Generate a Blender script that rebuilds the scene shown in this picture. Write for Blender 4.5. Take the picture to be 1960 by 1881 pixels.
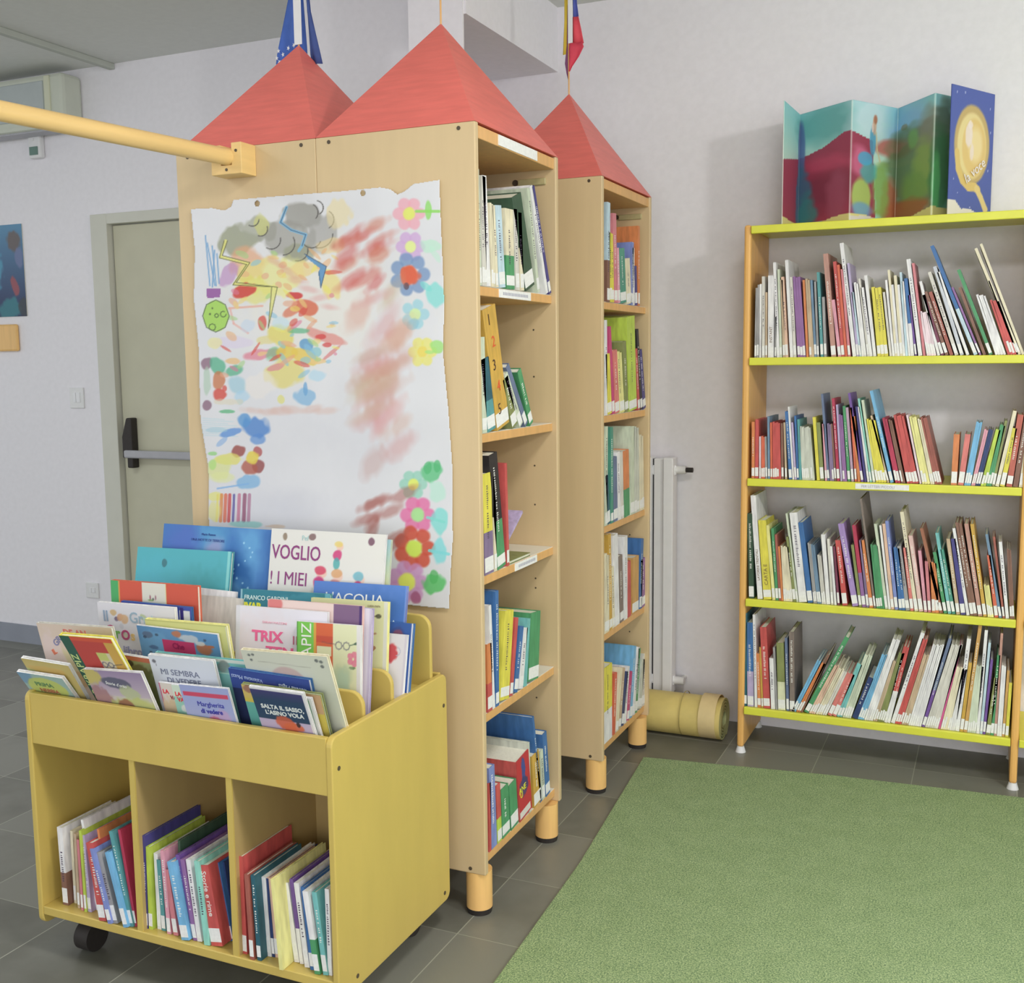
import bpy, math, random
import numpy as np
from mathutils import Vector, Matrix
for _o in list(bpy.data.objects): bpy.data.objects.remove(_o)
scene = bpy.context.scene
COL = scene.collection
rnd = random.Random(7)
# ------------------------------------------------------------------ camera
F = 2080.35
yaw, pitch, roll = map(math.radians, (24.1329, -6.8833, -0.6201))
fw = Vector((-math.sin(yaw)*math.cos(pitch), math.cos(yaw)*math.cos(pitch), math.sin(pitch)))
r0 = Vector((math.cos(yaw), math.sin(yaw), 0)); u0 = r0.cross(fw)
rt = r0*math.cos(roll)+u0*math.sin(roll); up = -r0*math.sin(roll)+u0*math.cos(roll)
cd = bpy.data.cameras.new('camera'); cam = bpy.data.objects.new('camera', cd); COL.objects.link(cam)
M = Matrix.Identity(4)
for i in range(3):
    M[i][0] = rt[i]; M[i][1] = up[i]; M[i][2] = -fw[i]
M[2][3] = 1.5
cam.matrix_world = M
cd.sensor_fit = 'HORIZONTAL'; cd.sensor_width = 36; cd.lens = F*36/1960; cd.clip_start = .05; cd.clip_end = 60
scene.camera = cam
# ------------------------------------------------------------------ light
scene.view_settings.view_transform = 'Standard'; scene.view_settings.look = 'None'
scene.view_settings.exposure = 0.08; scene.view_settings.gamma = 1.0; scene.view_settings.use_curve_mapping = False
w = bpy.data.worlds.new('World'); scene.world = w; w.use_nodes = True
bg = w.node_tree.nodes['Background']; bg.inputs[0].default_value = (0.93, 0.96, 1.0, 1); bg.inputs[1].default_value = 1.12
def area(name, loc, rot, sx, sy, power, col):
    l = bpy.data.lights.new(name, 'AREA'); l.shape = 'RECTANGLE'; l.size = sx; l.size_y = sy; l.energy = power; l.color = col
    o = bpy.data.objects.new(name, l); COL.objects.link(o); o.location = loc; o.rotation_euler = rot; return o
area('ceiling_area_light', (0.05, 1.3, 2.88), (0, 0, 0), .5, .5, 34, (1, .97, .93))
lp = bpy.data.lights.new('globe_lamp_light', 'POINT'); lp.energy = 95; lp.shadow_soft_size = .12; lp.color = (1, .975, .95)
lo = bpy.data.objects.new('globe_lamp_light', lp); COL.objects.link(lo); lo.location = (2.07, 1.4, 2.78)
area('ceiling_area_light', (-3.6, 1.6, 2.88), (0, 0, 0), 1.2, .6, 24, (.90, .95, 1))  # added to brighten the left side of the room
area('fill_light', (1.0, -2.9, 1.7), (math.radians(86), 0, math.radians(12)), 3.2, 1.8, 64, (1, .98, .97))  # added soft fill from behind the camera, no known window
# ------------------------------------------------------------------ colours and materials
LF = .74
def lin(c):
    c = c/255.0
    return c/12.92 if c <= .04045 else ((c+.055)/1.055)**2.4
def desat(rgb, k=.88):
    g = .3*rgb[0]+.55*rgb[1]+.15*rgb[2]; return tuple(g+(c-g)*k for c in rgb)
def alb(rgb): return tuple(min(lin(c)/LF, .86) for c in rgb)
PAL = dict(white=(205,203,208), offwhite=(190,186,178), grey=(140,138,140), palegrey=(178,182,170), silver=(175,180,192),
 tan=(178,152,122), cream=(204,194,164), paleg=(178,188,165), peach=(205,165,140), lavender=(165,150,190), iceblue=(165,190,205),
 purple=(135,90,150), orange=(205,115,60), steel=(95,125,155), teal=(70,140,145), brownpink=(175,125,112), pink=(205,135,155),
 red=(192,70,68), redorange=(205,88,60), rose=(198,110,120), yellow=(202,190,50), violet=(105,70,150), pinkwhite=(208,185,195),
 wine=(115,50,75), brown=(125,85,70), brick=(155,80,68), blue=(50,100,165), green=(62,140,88), slate=(90,105,140), mauve=(165,135,160),
 olive=(120,128,70), crimson=(178,45,75), indigo=(65,60,130), mint=(120,190,175), skyblue=(95,160,205), paleyel=(208,202,120),
 coral=(205,105,100), navy=(40,58,110), lime=(165,190,55), brickred=(180,85,70), dkgreen=(50,78,58), greypurple=(120,100,140),
 lilac=(150,120,185), greybrown=(120,105,98), periw=(110,125,190), rosec=(205,165,160), redolive=(150,90,65), aqua=(95,170,170),
 seagreen=(60,135,115), ochre=(190,145,50), dkteal=(35,88,105), hotpink=(205,75,135), gold=(190,140,70), black=(40,38,42),
 magenta=(190,55,110), creamlabel=(196,198,160))
MATS = {}
def mat(name, rgb=None, rough=.5, base=None, spec=.4):
    if name in MATS: return MATS[name]
    m = bpy.data.materials.new(name); m.use_nodes = True; MATS[name] = m
    b = m.node_tree.nodes['Principled BSDF']
    c = base if base else alb(rgb)
    b.inputs['Base Color'].default_value = (*c, 1); b.inputs['Roughness'].default_value = rough
    b.inputs['Specular IOR Level'].default_value = spec
    return m
def noisy(m, scale, amt, stretch=(1,1,1), detail=3, bump=0, coord='Object'):
    """procedural variation of the base colour"""
    nt = m.node_tree; b = nt.nodes['Principled BSDF']; c = b.inputs['Base Color'].default_value[:]
    tc = nt.nodes.new('ShaderNodeTexCoord'); mp = nt.nodes.new('ShaderNodeMapping'); mp.inputs['Scale'].default_value = stretch
    nz = nt.nodes.new('ShaderNodeTexNoise'); nz.inputs['Scale'].default_value = scale; nz.inputs['Detail'].default_value = detail
    nt.links.new(tc.outputs[coord], mp.inputs[0]); nt.links.new(mp.outputs[0], nz.inputs['Vector'])
    rp = nt.nodes.new('ShaderNodeValToRGB'); rp.color_ramp.elements[0].position = .3; rp.color_ramp.elements[1].position = .7
    rp.color_ramp.elements[0].color = (*[x*(1-amt) for x in c[:3]], 1); rp.color_ramp.elements[1].color = (*[min(x*(1+amt), .95) for x in c[:3]], 1)
    nt.links.new(nz.outputs['Fac'], rp.inputs[0]); nt.links.new(rp.outputs[0], b.inputs['Base Color'])
    if bump:
        bp = nt.nodes.new('ShaderNodeBump'); bp.inputs['Strength'].default_value = bump; bp.inputs['Distance'].default_value = .004
        nt.links.new(nz.outputs['Fac'], bp.inputs['Height']); nt.links.new(bp.outputs[0], b.inputs['Normal'])
    return m
def wood(name, rgb, rough=.35, st=(14,14,1.2), amt=.07):
    if name in MATS: return MATS[name]
    return noisy(mat(name, rgb, rough), 3.2, amt, st, 6)
def bookmat(c):
    n = 'cover_'+c
    if n in MATS: return MATS[n]
    return noisy(mat(n, desat(PAL[c], .80), .42), 60, .16, (1,1,.25), 2)
W_WALL = noisy(mat('wall_paint', (207,205,210), .85, spec=.2), 40, .02, bump=.05)
W_CEIL = noisy(mat('ceiling_paint', (192,194,190), .9, spec=.2), 30, .02)
W_TOW = wood('beech_veneer', (184,162,126), .38, (7,7,.8), .035); W_EDGE = wood('beech_edge', (196,152,98)); W_SHELFIN = wood('beech_inner', (188,160,116), .4, (7,7,.8), .035)
W_TRO = wood('lacquered_birch', (178,156,84), .3, (5,5,1.2), .035); W_TROE = wood('birch_edge', (202,170,104), .3)
W_UP = wood('upright_beech', (205,158,92)); W_ROOF = noisy(mat('red_stained_veneer', (198,100,92), .42), 5, .07, (2,2,16), 6)
W_BAR = wood('yellow_pine', (208,176,118), .35, (3,1,14)); W_LEG = wood('beech_round', (214,168,106))
YEL = noisy(mat('yellow_laminate', (196,196,66), .35), 20, .03)
WHITE = noisy(mat('white_plastic', (200,200,200), .4), 30, .02); WLAM = noisy(mat('white_laminate', (214,206,196), .35), 20, .02)
BLACK = noisy(mat('black_rubber', (42,38,36), .6), 50, .1); SCREW = mat('dark_screw', (72,62,50), .4)
PAGES = noisy(mat('page_block', (212,208,196), .8), 200, .05, (1,1,1)); STICK = noisy(mat('spine_sticker', (212,210,214), .5), 120, .06)
METAL = noisy(mat('grey_metal', (150,150,155), .4), 20, .04); RAD = noisy(mat('radiator_enamel', (204,204,206), .35), 20, .02)
DOORM = noisy(mat('door_paint', (172,170,150), .6), 8, .03); FRAMEM = noisy(mat('door_frame_paint', (182,182,172), .6), 8, .02)
BASEM = noisy(mat('baseboard_grey', (128,132,142), .6), 8, .04)
INK = mat('ink_dark', (62,58,68), .6)
def inkm(rgb): return mat('ink_%d_%d_%d' % rgb, rgb, .6)
ART = bpy.data.materials.new('painted_paper'); ART.use_nodes = True
_b = ART.node_tree.nodes['Principled BSDF']; _b.inputs['Roughness'].default_value = .55; _b.inputs['Specular IOR Level'].default_value = .3
_a = ART.node_tree.nodes.new('ShaderNodeVertexColor'); _a.layer_name = 'paint'; ART.node_tree.links.new(_a.outputs['Color'], _b.inputs['Base Color'])
# floor: dark slate tiles with pale joints
FLOOR = bpy.data.materials.new('slate_tiles'); FLOOR.use_nodes = True
def floor_nodes():
    nt = FLOOR.node_tree; b = nt.nodes['Principled BSDF']; L = nt.links.new; N = nt.nodes.new
    tc = N('ShaderNodeTexCoord'); sp = N('ShaderNodeSeparateXYZ'); L(tc.outputs['Object'], sp.inputs[0])
    def joint(sock, off, per, wd):
        a = N('ShaderNodeMath'); a.operation = 'SUBTRACT'; L(sock, a.inputs[0]); a.inputs[1].default_value = off-50*per
        m = N('ShaderNodeMath'); m.operation = 'MODULO'; L(a.outputs[0], m.inputs[0]); m.inputs[1].default_value = per
        c = N('ShaderNodeMath'); c.operation = 'LESS_THAN'; L(m.outputs[0], c.inputs[0]); c.inputs[1].default_value = wd; return c, a
    jx, ax = joint(sp.outputs[0], -1.252, .34, .003); jy, ay = joint(sp.outputs[1], 2.742, .336, .0022)
    mx = N('ShaderNodeMath'); mx.operation = 'MAXIMUM'; L(jx.outputs[0], mx.inputs[0]); L(jy.outputs[0], mx.inputs[1])
    fx = N('ShaderNodeMath'); fx.operation = 'DIVIDE'; L(ax.outputs[0], fx.inputs[0]); fx.inputs[1].default_value = .34
    gx = N('ShaderNodeMath'); gx.operation = 'FLOOR'; L(fx.outputs[0], gx.inputs[0])
    fy = N('ShaderNodeMath'); fy.operation = 'DIVIDE'; L(ay.outputs[0], fy.inputs[0]); fy.inputs[1].default_value = .336
    gy = N('ShaderNodeMath'); gy.operation = 'FLOOR'; L(fy.outputs[0], gy.inputs[0])
    cb = N('ShaderNodeCombineXYZ'); L(gx.outputs[0], cb.inputs[0]); L(gy.outputs[0], cb.inputs[1])
    wn = N('ShaderNodeTexWhiteNoise'); L(cb.outputs[0], wn.inputs[0])
    nz = N('ShaderNodeTexNoise'); nz.inputs['Scale'].default_value = 6; nz.inputs['Detail'].default_value = 6; L(tc.outputs['Object'], nz.inputs['Vector'])
    ad = N('ShaderNodeMath'); ad.operation = 'ADD'; L(wn.outputs['Value'], ad.inputs[0]); L(nz.outputs['Fac'], ad.inputs[1])
    rp = N('ShaderNodeValToRGB'); rp.color_ramp.elements[0].position = .4; rp.color_ramp.elements[1].position = 1.6 if False else 1.0
    rp.color_ramp.elements[0].color = (*alb((88,88,80)), 1); rp.color_ramp.elements[1].color = (*alb((112,112,104)), 1); L(ad.outputs[0], rp.inputs[0])
    mi = N('ShaderNodeMix'); mi.data_type = 'RGBA'; L(mx.outputs[0], mi.inputs[0]); L(rp.outputs[0], mi.inputs[6]); mi.inputs[7].default_value = (*alb((146,146,134)), 1)
    L(mi.outputs[2], b.inputs['Base Color']); b.inputs['Roughness'].default_value = .38; b.inputs['Specular IOR Level'].default_value = .45
floor_nodes()
CARPET = bpy.data.materials.new('green_carpet'); CARPET.use_nodes = True
def carpet_nodes():
    nt = CARPET.node_tree; b = nt.nodes['Principled BSDF']; L = nt.links.new; N = nt.nodes.new
    tc = N('ShaderNodeTexCoord')
    n1 = N('ShaderNodeTexNoise'); n1.inputs['Scale'].default_value = 260; n1.inputs['Detail'].default_value = 3; L(tc.outputs['Object'], n1.inputs['Vector'])
    n2 = N('ShaderNodeTexNoise'); n2.inputs['Scale'].default_value = 14; n2.inputs['Detail'].default_value = 4; L(tc.outputs['Object'], n2.inputs['Vector'])
    rp = N('ShaderNodeValToRGB'); e = rp.color_ramp.elements; e[0].position = .36; e[1].position = .66
    e[0].color = (*alb((94,114,86)), 1); e[1].color = (*alb((160,172,130)), 1); x = e.new(.5); x.color = (*alb((126,146,106)), 1); L(n1.outputs['Fac'], rp.inputs[0])
    mi = N('ShaderNodeMix'); mi.data_type = 'RGBA'; mi.blend_type = 'MULTIPLY'; mi.inputs[0].default_value = .35
    r2 = N('ShaderNodeValToRGB'); r2.color_ramp.elements[0].position = .35; r2.color_ramp.elements[0].color = (.75,.8,.72,1); r2.color_ramp.elements[1].position = .65; L(n2.outputs['Fac'], r2.inputs[0])
    L(rp.outputs[0], mi.inputs[6]); L(r2.outputs[0], mi.inputs[7]); L(mi.outputs[2], b.inputs['Base Color'])
    bp = N('ShaderNodeBump'); bp.inputs['Strength'].default_value = .5; bp.inputs['Distance'].default_value = .004; L(n1.outputs['Fac'], bp.inputs['Height']); L(bp.outputs[0], b.inputs['Normal'])
    b.inputs['Roughness'].default_value = .95; b.inputs['Specular IOR Level'].default_value = .1
carpet_nodes()
# ------------------------------------------------------------------ mesh helpers
class MB:
    def __init__(s): s.v = []; s.f = []; s.m = []
    def box(s, x0, y0, z0, x1, y1, z1, mi=0):
        n = len(s.v)
        s.v += [(x0,y0,z0),(x1,y0,z0),(x1,y1,z0),(x0,y1,z0),(x0,y0,z1),(x1,y0,z1),(x1,y1,z1),(x0,y1,z1)]
        for q in ((0,3,2,1),(4,5,6,7),(0,1,5,4),(1,2,6,5),(2,3,7,6),(3,0,4,7)): s.f.append(tuple(n+i for i in q)); s.m.append(mi)
        return s
    def poly(s, pts, mi=0): n = len(s.v); s.v += [tuple(p) for p in pts]; s.f.append(tuple(range(n, n+len(pts)))); s.m.append(mi); return s
    def prism(s, pts, ax, a, b, mi=0):
        """2D outline extruded along axis ax from a to b"""
        def P(p, t): return {'x': (t,p[0],p[1]), 'y': (p[0],t,p[1]), 'z': (p[0],p[1],t)}[ax]
        n = len(s.v); k = len(pts); s.v += [P(p,a) for p in pts]+[P(p,b) for p in pts]
        s.f.append(tuple(n+i for i in range(k))[::-1]); s.m.append(mi); s.f.append(tuple(n+k+i for i in range(k))); s.m.append(mi)
        for i in range(k): j = (i+1) % k; s.f.append((n+i,n+j,n+k+j,n+k+i)); s.m.append(mi)
        return s
    def cyl(s, p, q, r, r2=None, seg=20, mi=0):
        p = Vector(p); q = Vector(q); r2 = r if r2 is None else r2; d = (q-p).normalized()
        a = d.orthogonal().normalized(); b = d.cross(a); n = len(s.v)
        for c, rr in ((p,r),(q,r2)):
            for i in range(seg): t = 2*math.pi*i/seg; s.v.append(tuple(c+(a*math.cos(t)+b*math.sin(t))*rr))
        s.f.append(tuple(n+i for i in range(seg))[::-1]); s.m.append(mi); s.f.append(tuple(n+seg+i for i in range(seg))); s.m.append(mi)
        for i in range(seg): j = (i+1) % seg; s.f.append((n+i,n+j,n+seg+j,n+seg+i)); s.m.append(mi)
        return s
    def build(s, name, mats, parent=None, bevel=0, smooth=False, loc=None, rot=None):
        me = bpy.data.meshes.new(name); me.from_pydata(s.v, [], s.f)
        if not isinstance(mats, (list,tuple)): mats = [mats]
        for m in mats: me.materials.append(m)
        if len(mats) > 1: me.polygons.foreach_set('material_index', s.m)
        import bmesh
        bm = bmesh.new(); bm.from_mesh(me); bmesh.ops.recalc_face_normals(bm, faces=bm.faces); bm.to_mesh(me); bm.free()
        if smooth:
            me.polygons.foreach_set('use_smooth', [True]*len(me.polygons)); me.set_sharp_from_angle(angle=math.radians(40))
        o = bpy.data.objects.new(name, me); COL.objects.link(o)
        if parent: o.parent = parent
        if loc: o.location = loc
        if rot: o.rotation_euler = rot
        if bevel:
            b = o.modifiers.new('bevel', 'BEVEL'); b.width = bevel; b.segments = 2; b.limit_method = 'ANGLE'; b.angle_limit = math.radians(50)
        return o
def rrect(x0, z0, x1, z1, r, seg=5, corners=(1,1,1,1)):
    """rounded rectangle outline; corners: bl, br, tr, tl"""
    out = []
    for (cx, cz, a0), c, k in (((x0+r,z0+r,180),corners[0],0),((x1-r,z0+r,270),corners[1],1),((x1-r,z1-r,0),corners[2],2),((x0+r,z1-r,90),corners[3],3)):
        if c:
            for i in range(seg+1): t = math.radians(a0+90*i/seg); out.append((cx+r*math.cos(t), cz+r*math.sin(t)))
        else: out.append(((x0,z0),(x1,z0),(x1,z1),(x0,z1))[k])
    return out
def tag(o, label=None, cat=None, group=None, kind=None):
    if label: o['label'] = label
    if cat: o['category'] = cat
    if group: o['group'] = group
    if kind: o['kind'] = kind
    return o
def empty(name, loc=(0,0,0), rot=(0,0,0)):
    o = bpy.data.objects.new(name, None); o.empty_display_size = .05; COL.objects.link(o); o.location = loc; o.rotation_euler = rot; return o
def text(name, s, size, m, parent, loc, rot=(math.pi/2,0,0), align='LEFT', xs=1.0, bold=0.0, ext=.0004):
    c = bpy.data.curves.new(name, 'FONT'); c.body = s; c.size = size; c.align_x = align; c.extrude = ext; c.offset = bold; c.resolution_u = 3
    t = bpy.data.objects.new(name, c); COL.objects.link(t)
    dg = bpy.context.evaluated_depsgraph_get(); me = bpy.data.meshes.new_from_object(t.evaluated_get(dg)); bpy.data.objects.remove(t); bpy.data.curves.remove(c)
    me.name = name; me.materials.clear(); me.materials.append(m)
    o = bpy.data.objects.new(name, me); COL.objects.link(o); o.parent = parent; o.location = loc; o.rotation_euler = rot; o.scale = (xs,1,1)
    return o
# ------------------------------------------------------------------ painting on paper: colours of a grid of paper points
class Canvas:
    """u to the right, v downwards, both in units given by size (W,H)"""
    def __init__(s, W, H, nx, ny, base=(205,204,208), seed=1):
        s.W, s.H, s.nx, s.ny = W, H, nx, ny; s.rs = np.random.RandomState(seed)
        s.U, s.V = np.meshgrid(np.linspace(0,W,nx), np.linspace(0,H,ny)); s.A = np.ones((ny,nx,3))*np.array(base, float)
        s.N = s.noise(9)*.6+s.noise(25)*.4
    def noise(s, k):
        g = s.rs.rand(k+3, k+3); x = np.linspace(0,k,s.nx); y = np.linspace(0,k,s.ny); xi = x.astype(int); yi = y.astype(int)
        fx = x-xi; fy = y-yi; fx = fx*fx*(3-2*fx); fy = fy*fy*(3-2*fy)
        a = g[yi][:,xi]; b = g[yi][:,xi+1]; c = g[yi+1][:,xi]; d = g[yi+1][:,xi+1]
        return (a*(1-fx)+b*fx)*(1-fy)[:,None]+(c*(1-fx)+d*fx)*fy[:,None]
    def mix(s, m, col, a=1.0):
        m = np.clip(m,0,1)*a; s.A = s.A*(1-m[...,None])+np.array(col, float)*m[...,None]
    def blob(s, x, y, rx, ry, col, a=.85, rot=0, soft=.25, rough=.7):
        t = math.radians(rot); dx = s.U-x; dy = s.V-y; p = (dx*math.cos(t)+dy*math.sin(t))/rx; q = (-dx*math.sin(t)+dy*math.cos(t))/ry
        r = np.sqrt(p*p+q*q)+(s.N-.5)*rough; s.mix((1-r)/soft+.5, col, 1 if a > 1 else a*1.0)
    def ell(s, x, y, rx, ry, col, a=1.0, rot=0): s.blob(x,y,rx,ry,col,a,rot,.12,0)
    def rect(s, x0, y0, x1, y1, col, a=1.0): s.mix(((s.U>=x0)&(s.U<=x1)&(s.V>=y0)&(s.V<=y1)).astype(float), col, a)
    def seg(s, x0, y0, x1, y1, w, col, a=1.0, w1=None):
        d2 = (x1-x0)**2+(y1-y0)**2+1e-9; t = np.clip(((s.U-x0)*(x1-x0)+(s.V-y0)*(y1-y0))/d2,0,1)
        d = np.hypot(s.U-x0-t*(x1-x0), s.V-y0-t*(y1-y0)); ww = w+(0 if w1 is None else (w1-w)*t); e = max(s.W/s.nx*.8, 1e-9)
        s.mix((ww/2-d)/e+.5, col, a)
    def line(s, pts, w, col, a=1.0):
        for p, q in zip(pts, pts[1:]): s.seg(p[0],p[1],q[0],q[1],w,col,a)
    def poly(s, pts, col, a=1.0):
        ins = np.zeros(s.U.shape, bool)
        for (x0,y0),(x1,y1) in zip(pts, pts[1:]+pts[:1]):
            c = ((y0 > s.V) != (y1 > s.V)); ins ^= c & (s.U < (x1-x0)*(s.V-y0)/((y1-y0) or 1e-9)+x0)
        s.mix(ins.astype(float), col, a)
    def grad(s, y0, y1, c0, c1):
        t = np.clip((s.V-y0)/(y1-y0),0,1)[...,None]; m = ((s.V>=y0)&(s.V<=y1))[...,None]
        s.A = np.where(m, np.array(c0,float)*(1-t)+np.array(c1,float)*t, s.A)
    def arc(s, x, y, r, a0, a1, w, col, ry=None):
        ry = ry or r; s.line([(x+r*math.cos(math.radians(a)), y+ry*math.sin(math.radians(a))) for a in np.linspace(a0,a1,9)], w, col)
    def sheet(s, name, pos, parent=None, keep=None):
        """pos(U,V)->(X,Y,Z) arrays; returns a thin painted sheet"""
        X, Y, Z = pos(s.U, s.V); n = s.nx*s.ny; co = np.stack([X,Y,Z],-1).reshape(n,3)
        i = np.arange(n).reshape(s.ny,s.nx); q = np.stack([i[1:,:-1],i[1:,1:],i[:-1,1:],i[:-1,:-1]],-1).reshape(-1,4)
        if keep is not None:
            k = keep(s.U, s.V); k = (k[1:,:-1]&k[1:,1:]&k[:-1,1:]&k[:-1,:-1]).reshape(-1); q = q[k]
        used, inv = np.unique(q, return_inverse=True); q = inv.reshape(q.shape)
        me = bpy.data.meshes.new(name); me.vertices.add(len(used)); me.vertices.foreach_set('co', co[used].ravel().astype(np.float32))
        me.loops.add(q.size); me.loops.foreach_set('vertex_index', q.ravel().astype(np.int32))
        me.polygons.add(len(q)); me.polygons.foreach_set('loop_start', (np.arange(len(q))*4).astype(np.int32)); me.update(calc_edges=True)
        c = s.A.reshape(n,3)[used]; g_ = c@np.array([.3,.55,.15]); c = (g_[:,None]+(c-g_[:,None])*.86)/255.0; c = np.clip(c,0,1); l = np.where(c<=.04045, c/12.92, ((c+.055)/1.055)**2.4)/(LF*1.12)
        at = me.color_attributes.new('paint', 'FLOAT_COLOR', 'POINT'); at.data.foreach_set('color', np.concatenate([np.minimum(l,.88), np.ones((len(used),1))],1).ravel().astype(np.float32))
        me.materials.append(ART); o = bpy.data.objects.new(name, me); COL.objects.link(o)
        if parent: o.parent = parent
        return o
# ------------------------------------------------------------------ the room
def struct(mb, name, m, **k): return tag(mb.build(name, m, **k), kind='structure')
struct(MB().box(-9,-3,-.1,4,6,0), 'floor', FLOOR)
struct(MB().box(-9,-3,2.94,4,4.6,3.04), 'ceiling', W_CEIL)
struct(MB().box(-2.06,4.36,0,4,4.5,2.94), 'wall_back', W_WALL)
struct(MB().box(-9,4.2,0,-4.14,4.4,2.94).box(-4.14,4.2,2.235,-3.0,4.4,2.94).box(-3.0,4.2,0,-2.56,4.4,2.94), 'wall_left', W_WALL)
struct(MB().box(-2.565,3.75,0,-2.06,4.4,2.94), 'wall_pillar', W_WALL)
struct(MB().box(-1.945,3.495,0,-1.733,3.505,2.94), 'trim_1', W_WALL)
struct(MB().box(-1.945,3.505,2.684,-1.724,4.36,2.94).box(-2.06,3.76,2.684,-1.945,4.36,2.94), 'trim_2', W_WALL)
struct(MB().box(-9,4.188,0,-4.16,4.2,.1), 'baseboard_left', BASEM)
MB().cyl((-.790,4.362,1.829),(-.790,4.357,1.829),.008).build('screw_hole', SCREW)
tag(bpy.data.objects['screw_hole'], 'small dark screw plug in the wall behind the top yellow shelf', 'screw plug')
# door
d = struct(MB().box(-4.14,4.17,0,-4.035,4.25,2.235).box(-4.035,4.17,2.185,-3.0,4.25,2.235), 'door_1', FRAMEM, bevel=.003)
lf = MB().box(-4.028,4.205,.005,-3.05,4.245,2.18).build('door_leaf', DOORM, d, bevel=.003)
MB().prism([(-4.0,1.035),(-3.972,1.035),(-3.972,.985),(-3.935,.985),(-3.935,1.235),(-3.968,1.235),(-4.0,1.14)], 'y', 4.16, 4.205).build('panic_bar_housing', BLACK, d, bevel=.006)
MB().box(-3.985,4.15,1.035,-3.12,4.17,1.075).build('panic_bar', METAL, d, bevel=.008)
# ------------------------------------------------------------------ small things on the left wall
c = Canvas(.36,.47,60,76,(70,105,150),3)
c.grad(0,.47,(90,140,175),(55,60,95)); c.blob(.30,.09,.05,.05,(110,95,90)); c.blob(.33,.17,.03,.06,(110,120,160)); c.blob(.29,.32,.02,.05,(165,85,90),rot=-20)
c.blob(.25,.43,.08,.06,(60,130,140)); c.blob(.34,.42,.04,.05,(70,75,80)); c.blob(.1,.2,.1,.15,(80,150,180))
p = empty('poster', (-4.63,4.196,2.2)); p.location = (-4.63,4.196,2.0)
c.sheet('picture_sheet', lambda u,v: (u-.36+.0, u*0-.002, .225-v), p)
MB().box(-.36,0,-.245,0,.002,.225).build('backing', PAGES, p)
tag(p, 'dark blue poster hanging on the wall left of the door', 'poster')
bd = tag(MB().box(-4.92,4.178,1.575,-4.695,4.198,1.715).build('wooden_board', W_LEG, bevel=.012), 'small rounded wooden board on the wall below the dark blue poster', 'wooden board')
for nm, x0, z0, x1, z1, lb in (('light_switch', -4.365,1.28,-4.27,1.385, 'white light switch plate on the wall between poster and door'), ('wall_socket', -4.33,.29,-4.245,.37, 'pale wall socket low beside the grey door')):
    s = tag(MB().box(x0,4.19,z0,x1,4.2,z1).build(nm, WHITE, bevel=.003), lb, 'switch' if 'switch' in nm else 'socket')
    MB().box(x0+.03,4.186,z0+.03,(x0+x1)/2-.002,4.191,z1-.025).build('rocker', RAD, s, bevel=.001); MB().box((x0+x1)/2+.002,4.186,z0+.03,x1-.02,4.191,z1-.025).build('rocker', RAD, s, bevel=.001)
ac = empty('air_conditioner', (-4.6,4.2,2.6)); tag(ac, 'boxy white air conditioner high on the wall near the ceiling', 'air conditioner')
MB().box(-.4,-.13,.045,.43,0,.30).build('casing', noisy(mat('ac_plastic',(178,182,170),.5),10,.03), ac, bevel=.02)
MB().box(-.36,-.137,.09,.31,-.125,.27).build('front_panel', noisy(mat('ac_panel',(158,165,165),.5),10,.03), ac, bevel=.006)
MB().box(.32,-.14,.06,.355,-.125,.29).build('side_trim', noisy(mat('ac_trim',(184,186,165),.5),10,.03), ac, bevel=.006)
MB().box(-.36,-.115,.037,.4,-.03,.047).build('air_outlet', METAL, ac, bevel=.004)
th = tag(MB().box(-4.52,4.165,2.535,-4.437,4.2,2.655).build('thermostat', WHITE, bevel=.01), 'small white thermostat box under the air conditioner', 'thermostat')
MB().box(-4.505,4.160,2.55,-4.452,4.167,2.59).build('display', mat('lcd',(95,120,112),.3), th); MB().cyl((-4.48,4.168,2.625),(-4.48,4.160,2.625),.006).build('knob', WHITE, th)
tag(MB().box(-3.99,2.6,2.912,-3.955,4.2,2.94).build('cable_duct', noisy(mat('duct_grey',(160,164,156),.6),10,.03), bevel=.004), 'thin straight cable duct running along the ceiling', 'cable duct')
# ------------------------------------------------------------------ radiator
ra = empty('radiator', (-1.30,4.36,.115)); tag(ra, 'tall white ribbed radiator on the wall behind the rear tower', 'radiator')
GAPM = mat('gap_shade_dark',(45,45,48),.8)  # painted shade: dark strips fill the open gaps between ribs
for i in range(3):
    x = .105-.125*i
    rb = MB().box(x-.042,-.095,0,x,-.030,.985).box(x-.085,-.080,.004,x-.042,-.034,.98).build('radiator_rib', RAD, ra, bevel=.004)
    MB().box(x-.091,-.072,.006,x-.085,-.04,.978).build('joint', GAPM, rb)
    MB().box(x-.125,-.095,0,x-.091,-.030,.985).build('radiator_rib', RAD, ra, bevel=.004)
MB().box(-.28,-.075,.03,.112,-.045,.075).box(-.28,-.075,.91,.112,-.045,.955).build('manifold', RAD, ra, bevel=.01)
vt = MB().cyl((.105,-.06,.935),(.15,-.06,.935),.016).cyl((.135,-.06,.935),(.135,0,.935),.009).build('valve', WHITE, ra, smooth=True)
MB().cyl((.15,-.06,.935),(.178,-.06,.935),.010).build('valve_cap', BLACK, vt, smooth=True)
MB().cyl((.105,-.06,.052),(.15,-.06,.052),.017).cyl((.135,-.06,.052),(.135,0,.052),.010).build('valve', WHITE, ra, smooth=True)
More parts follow.
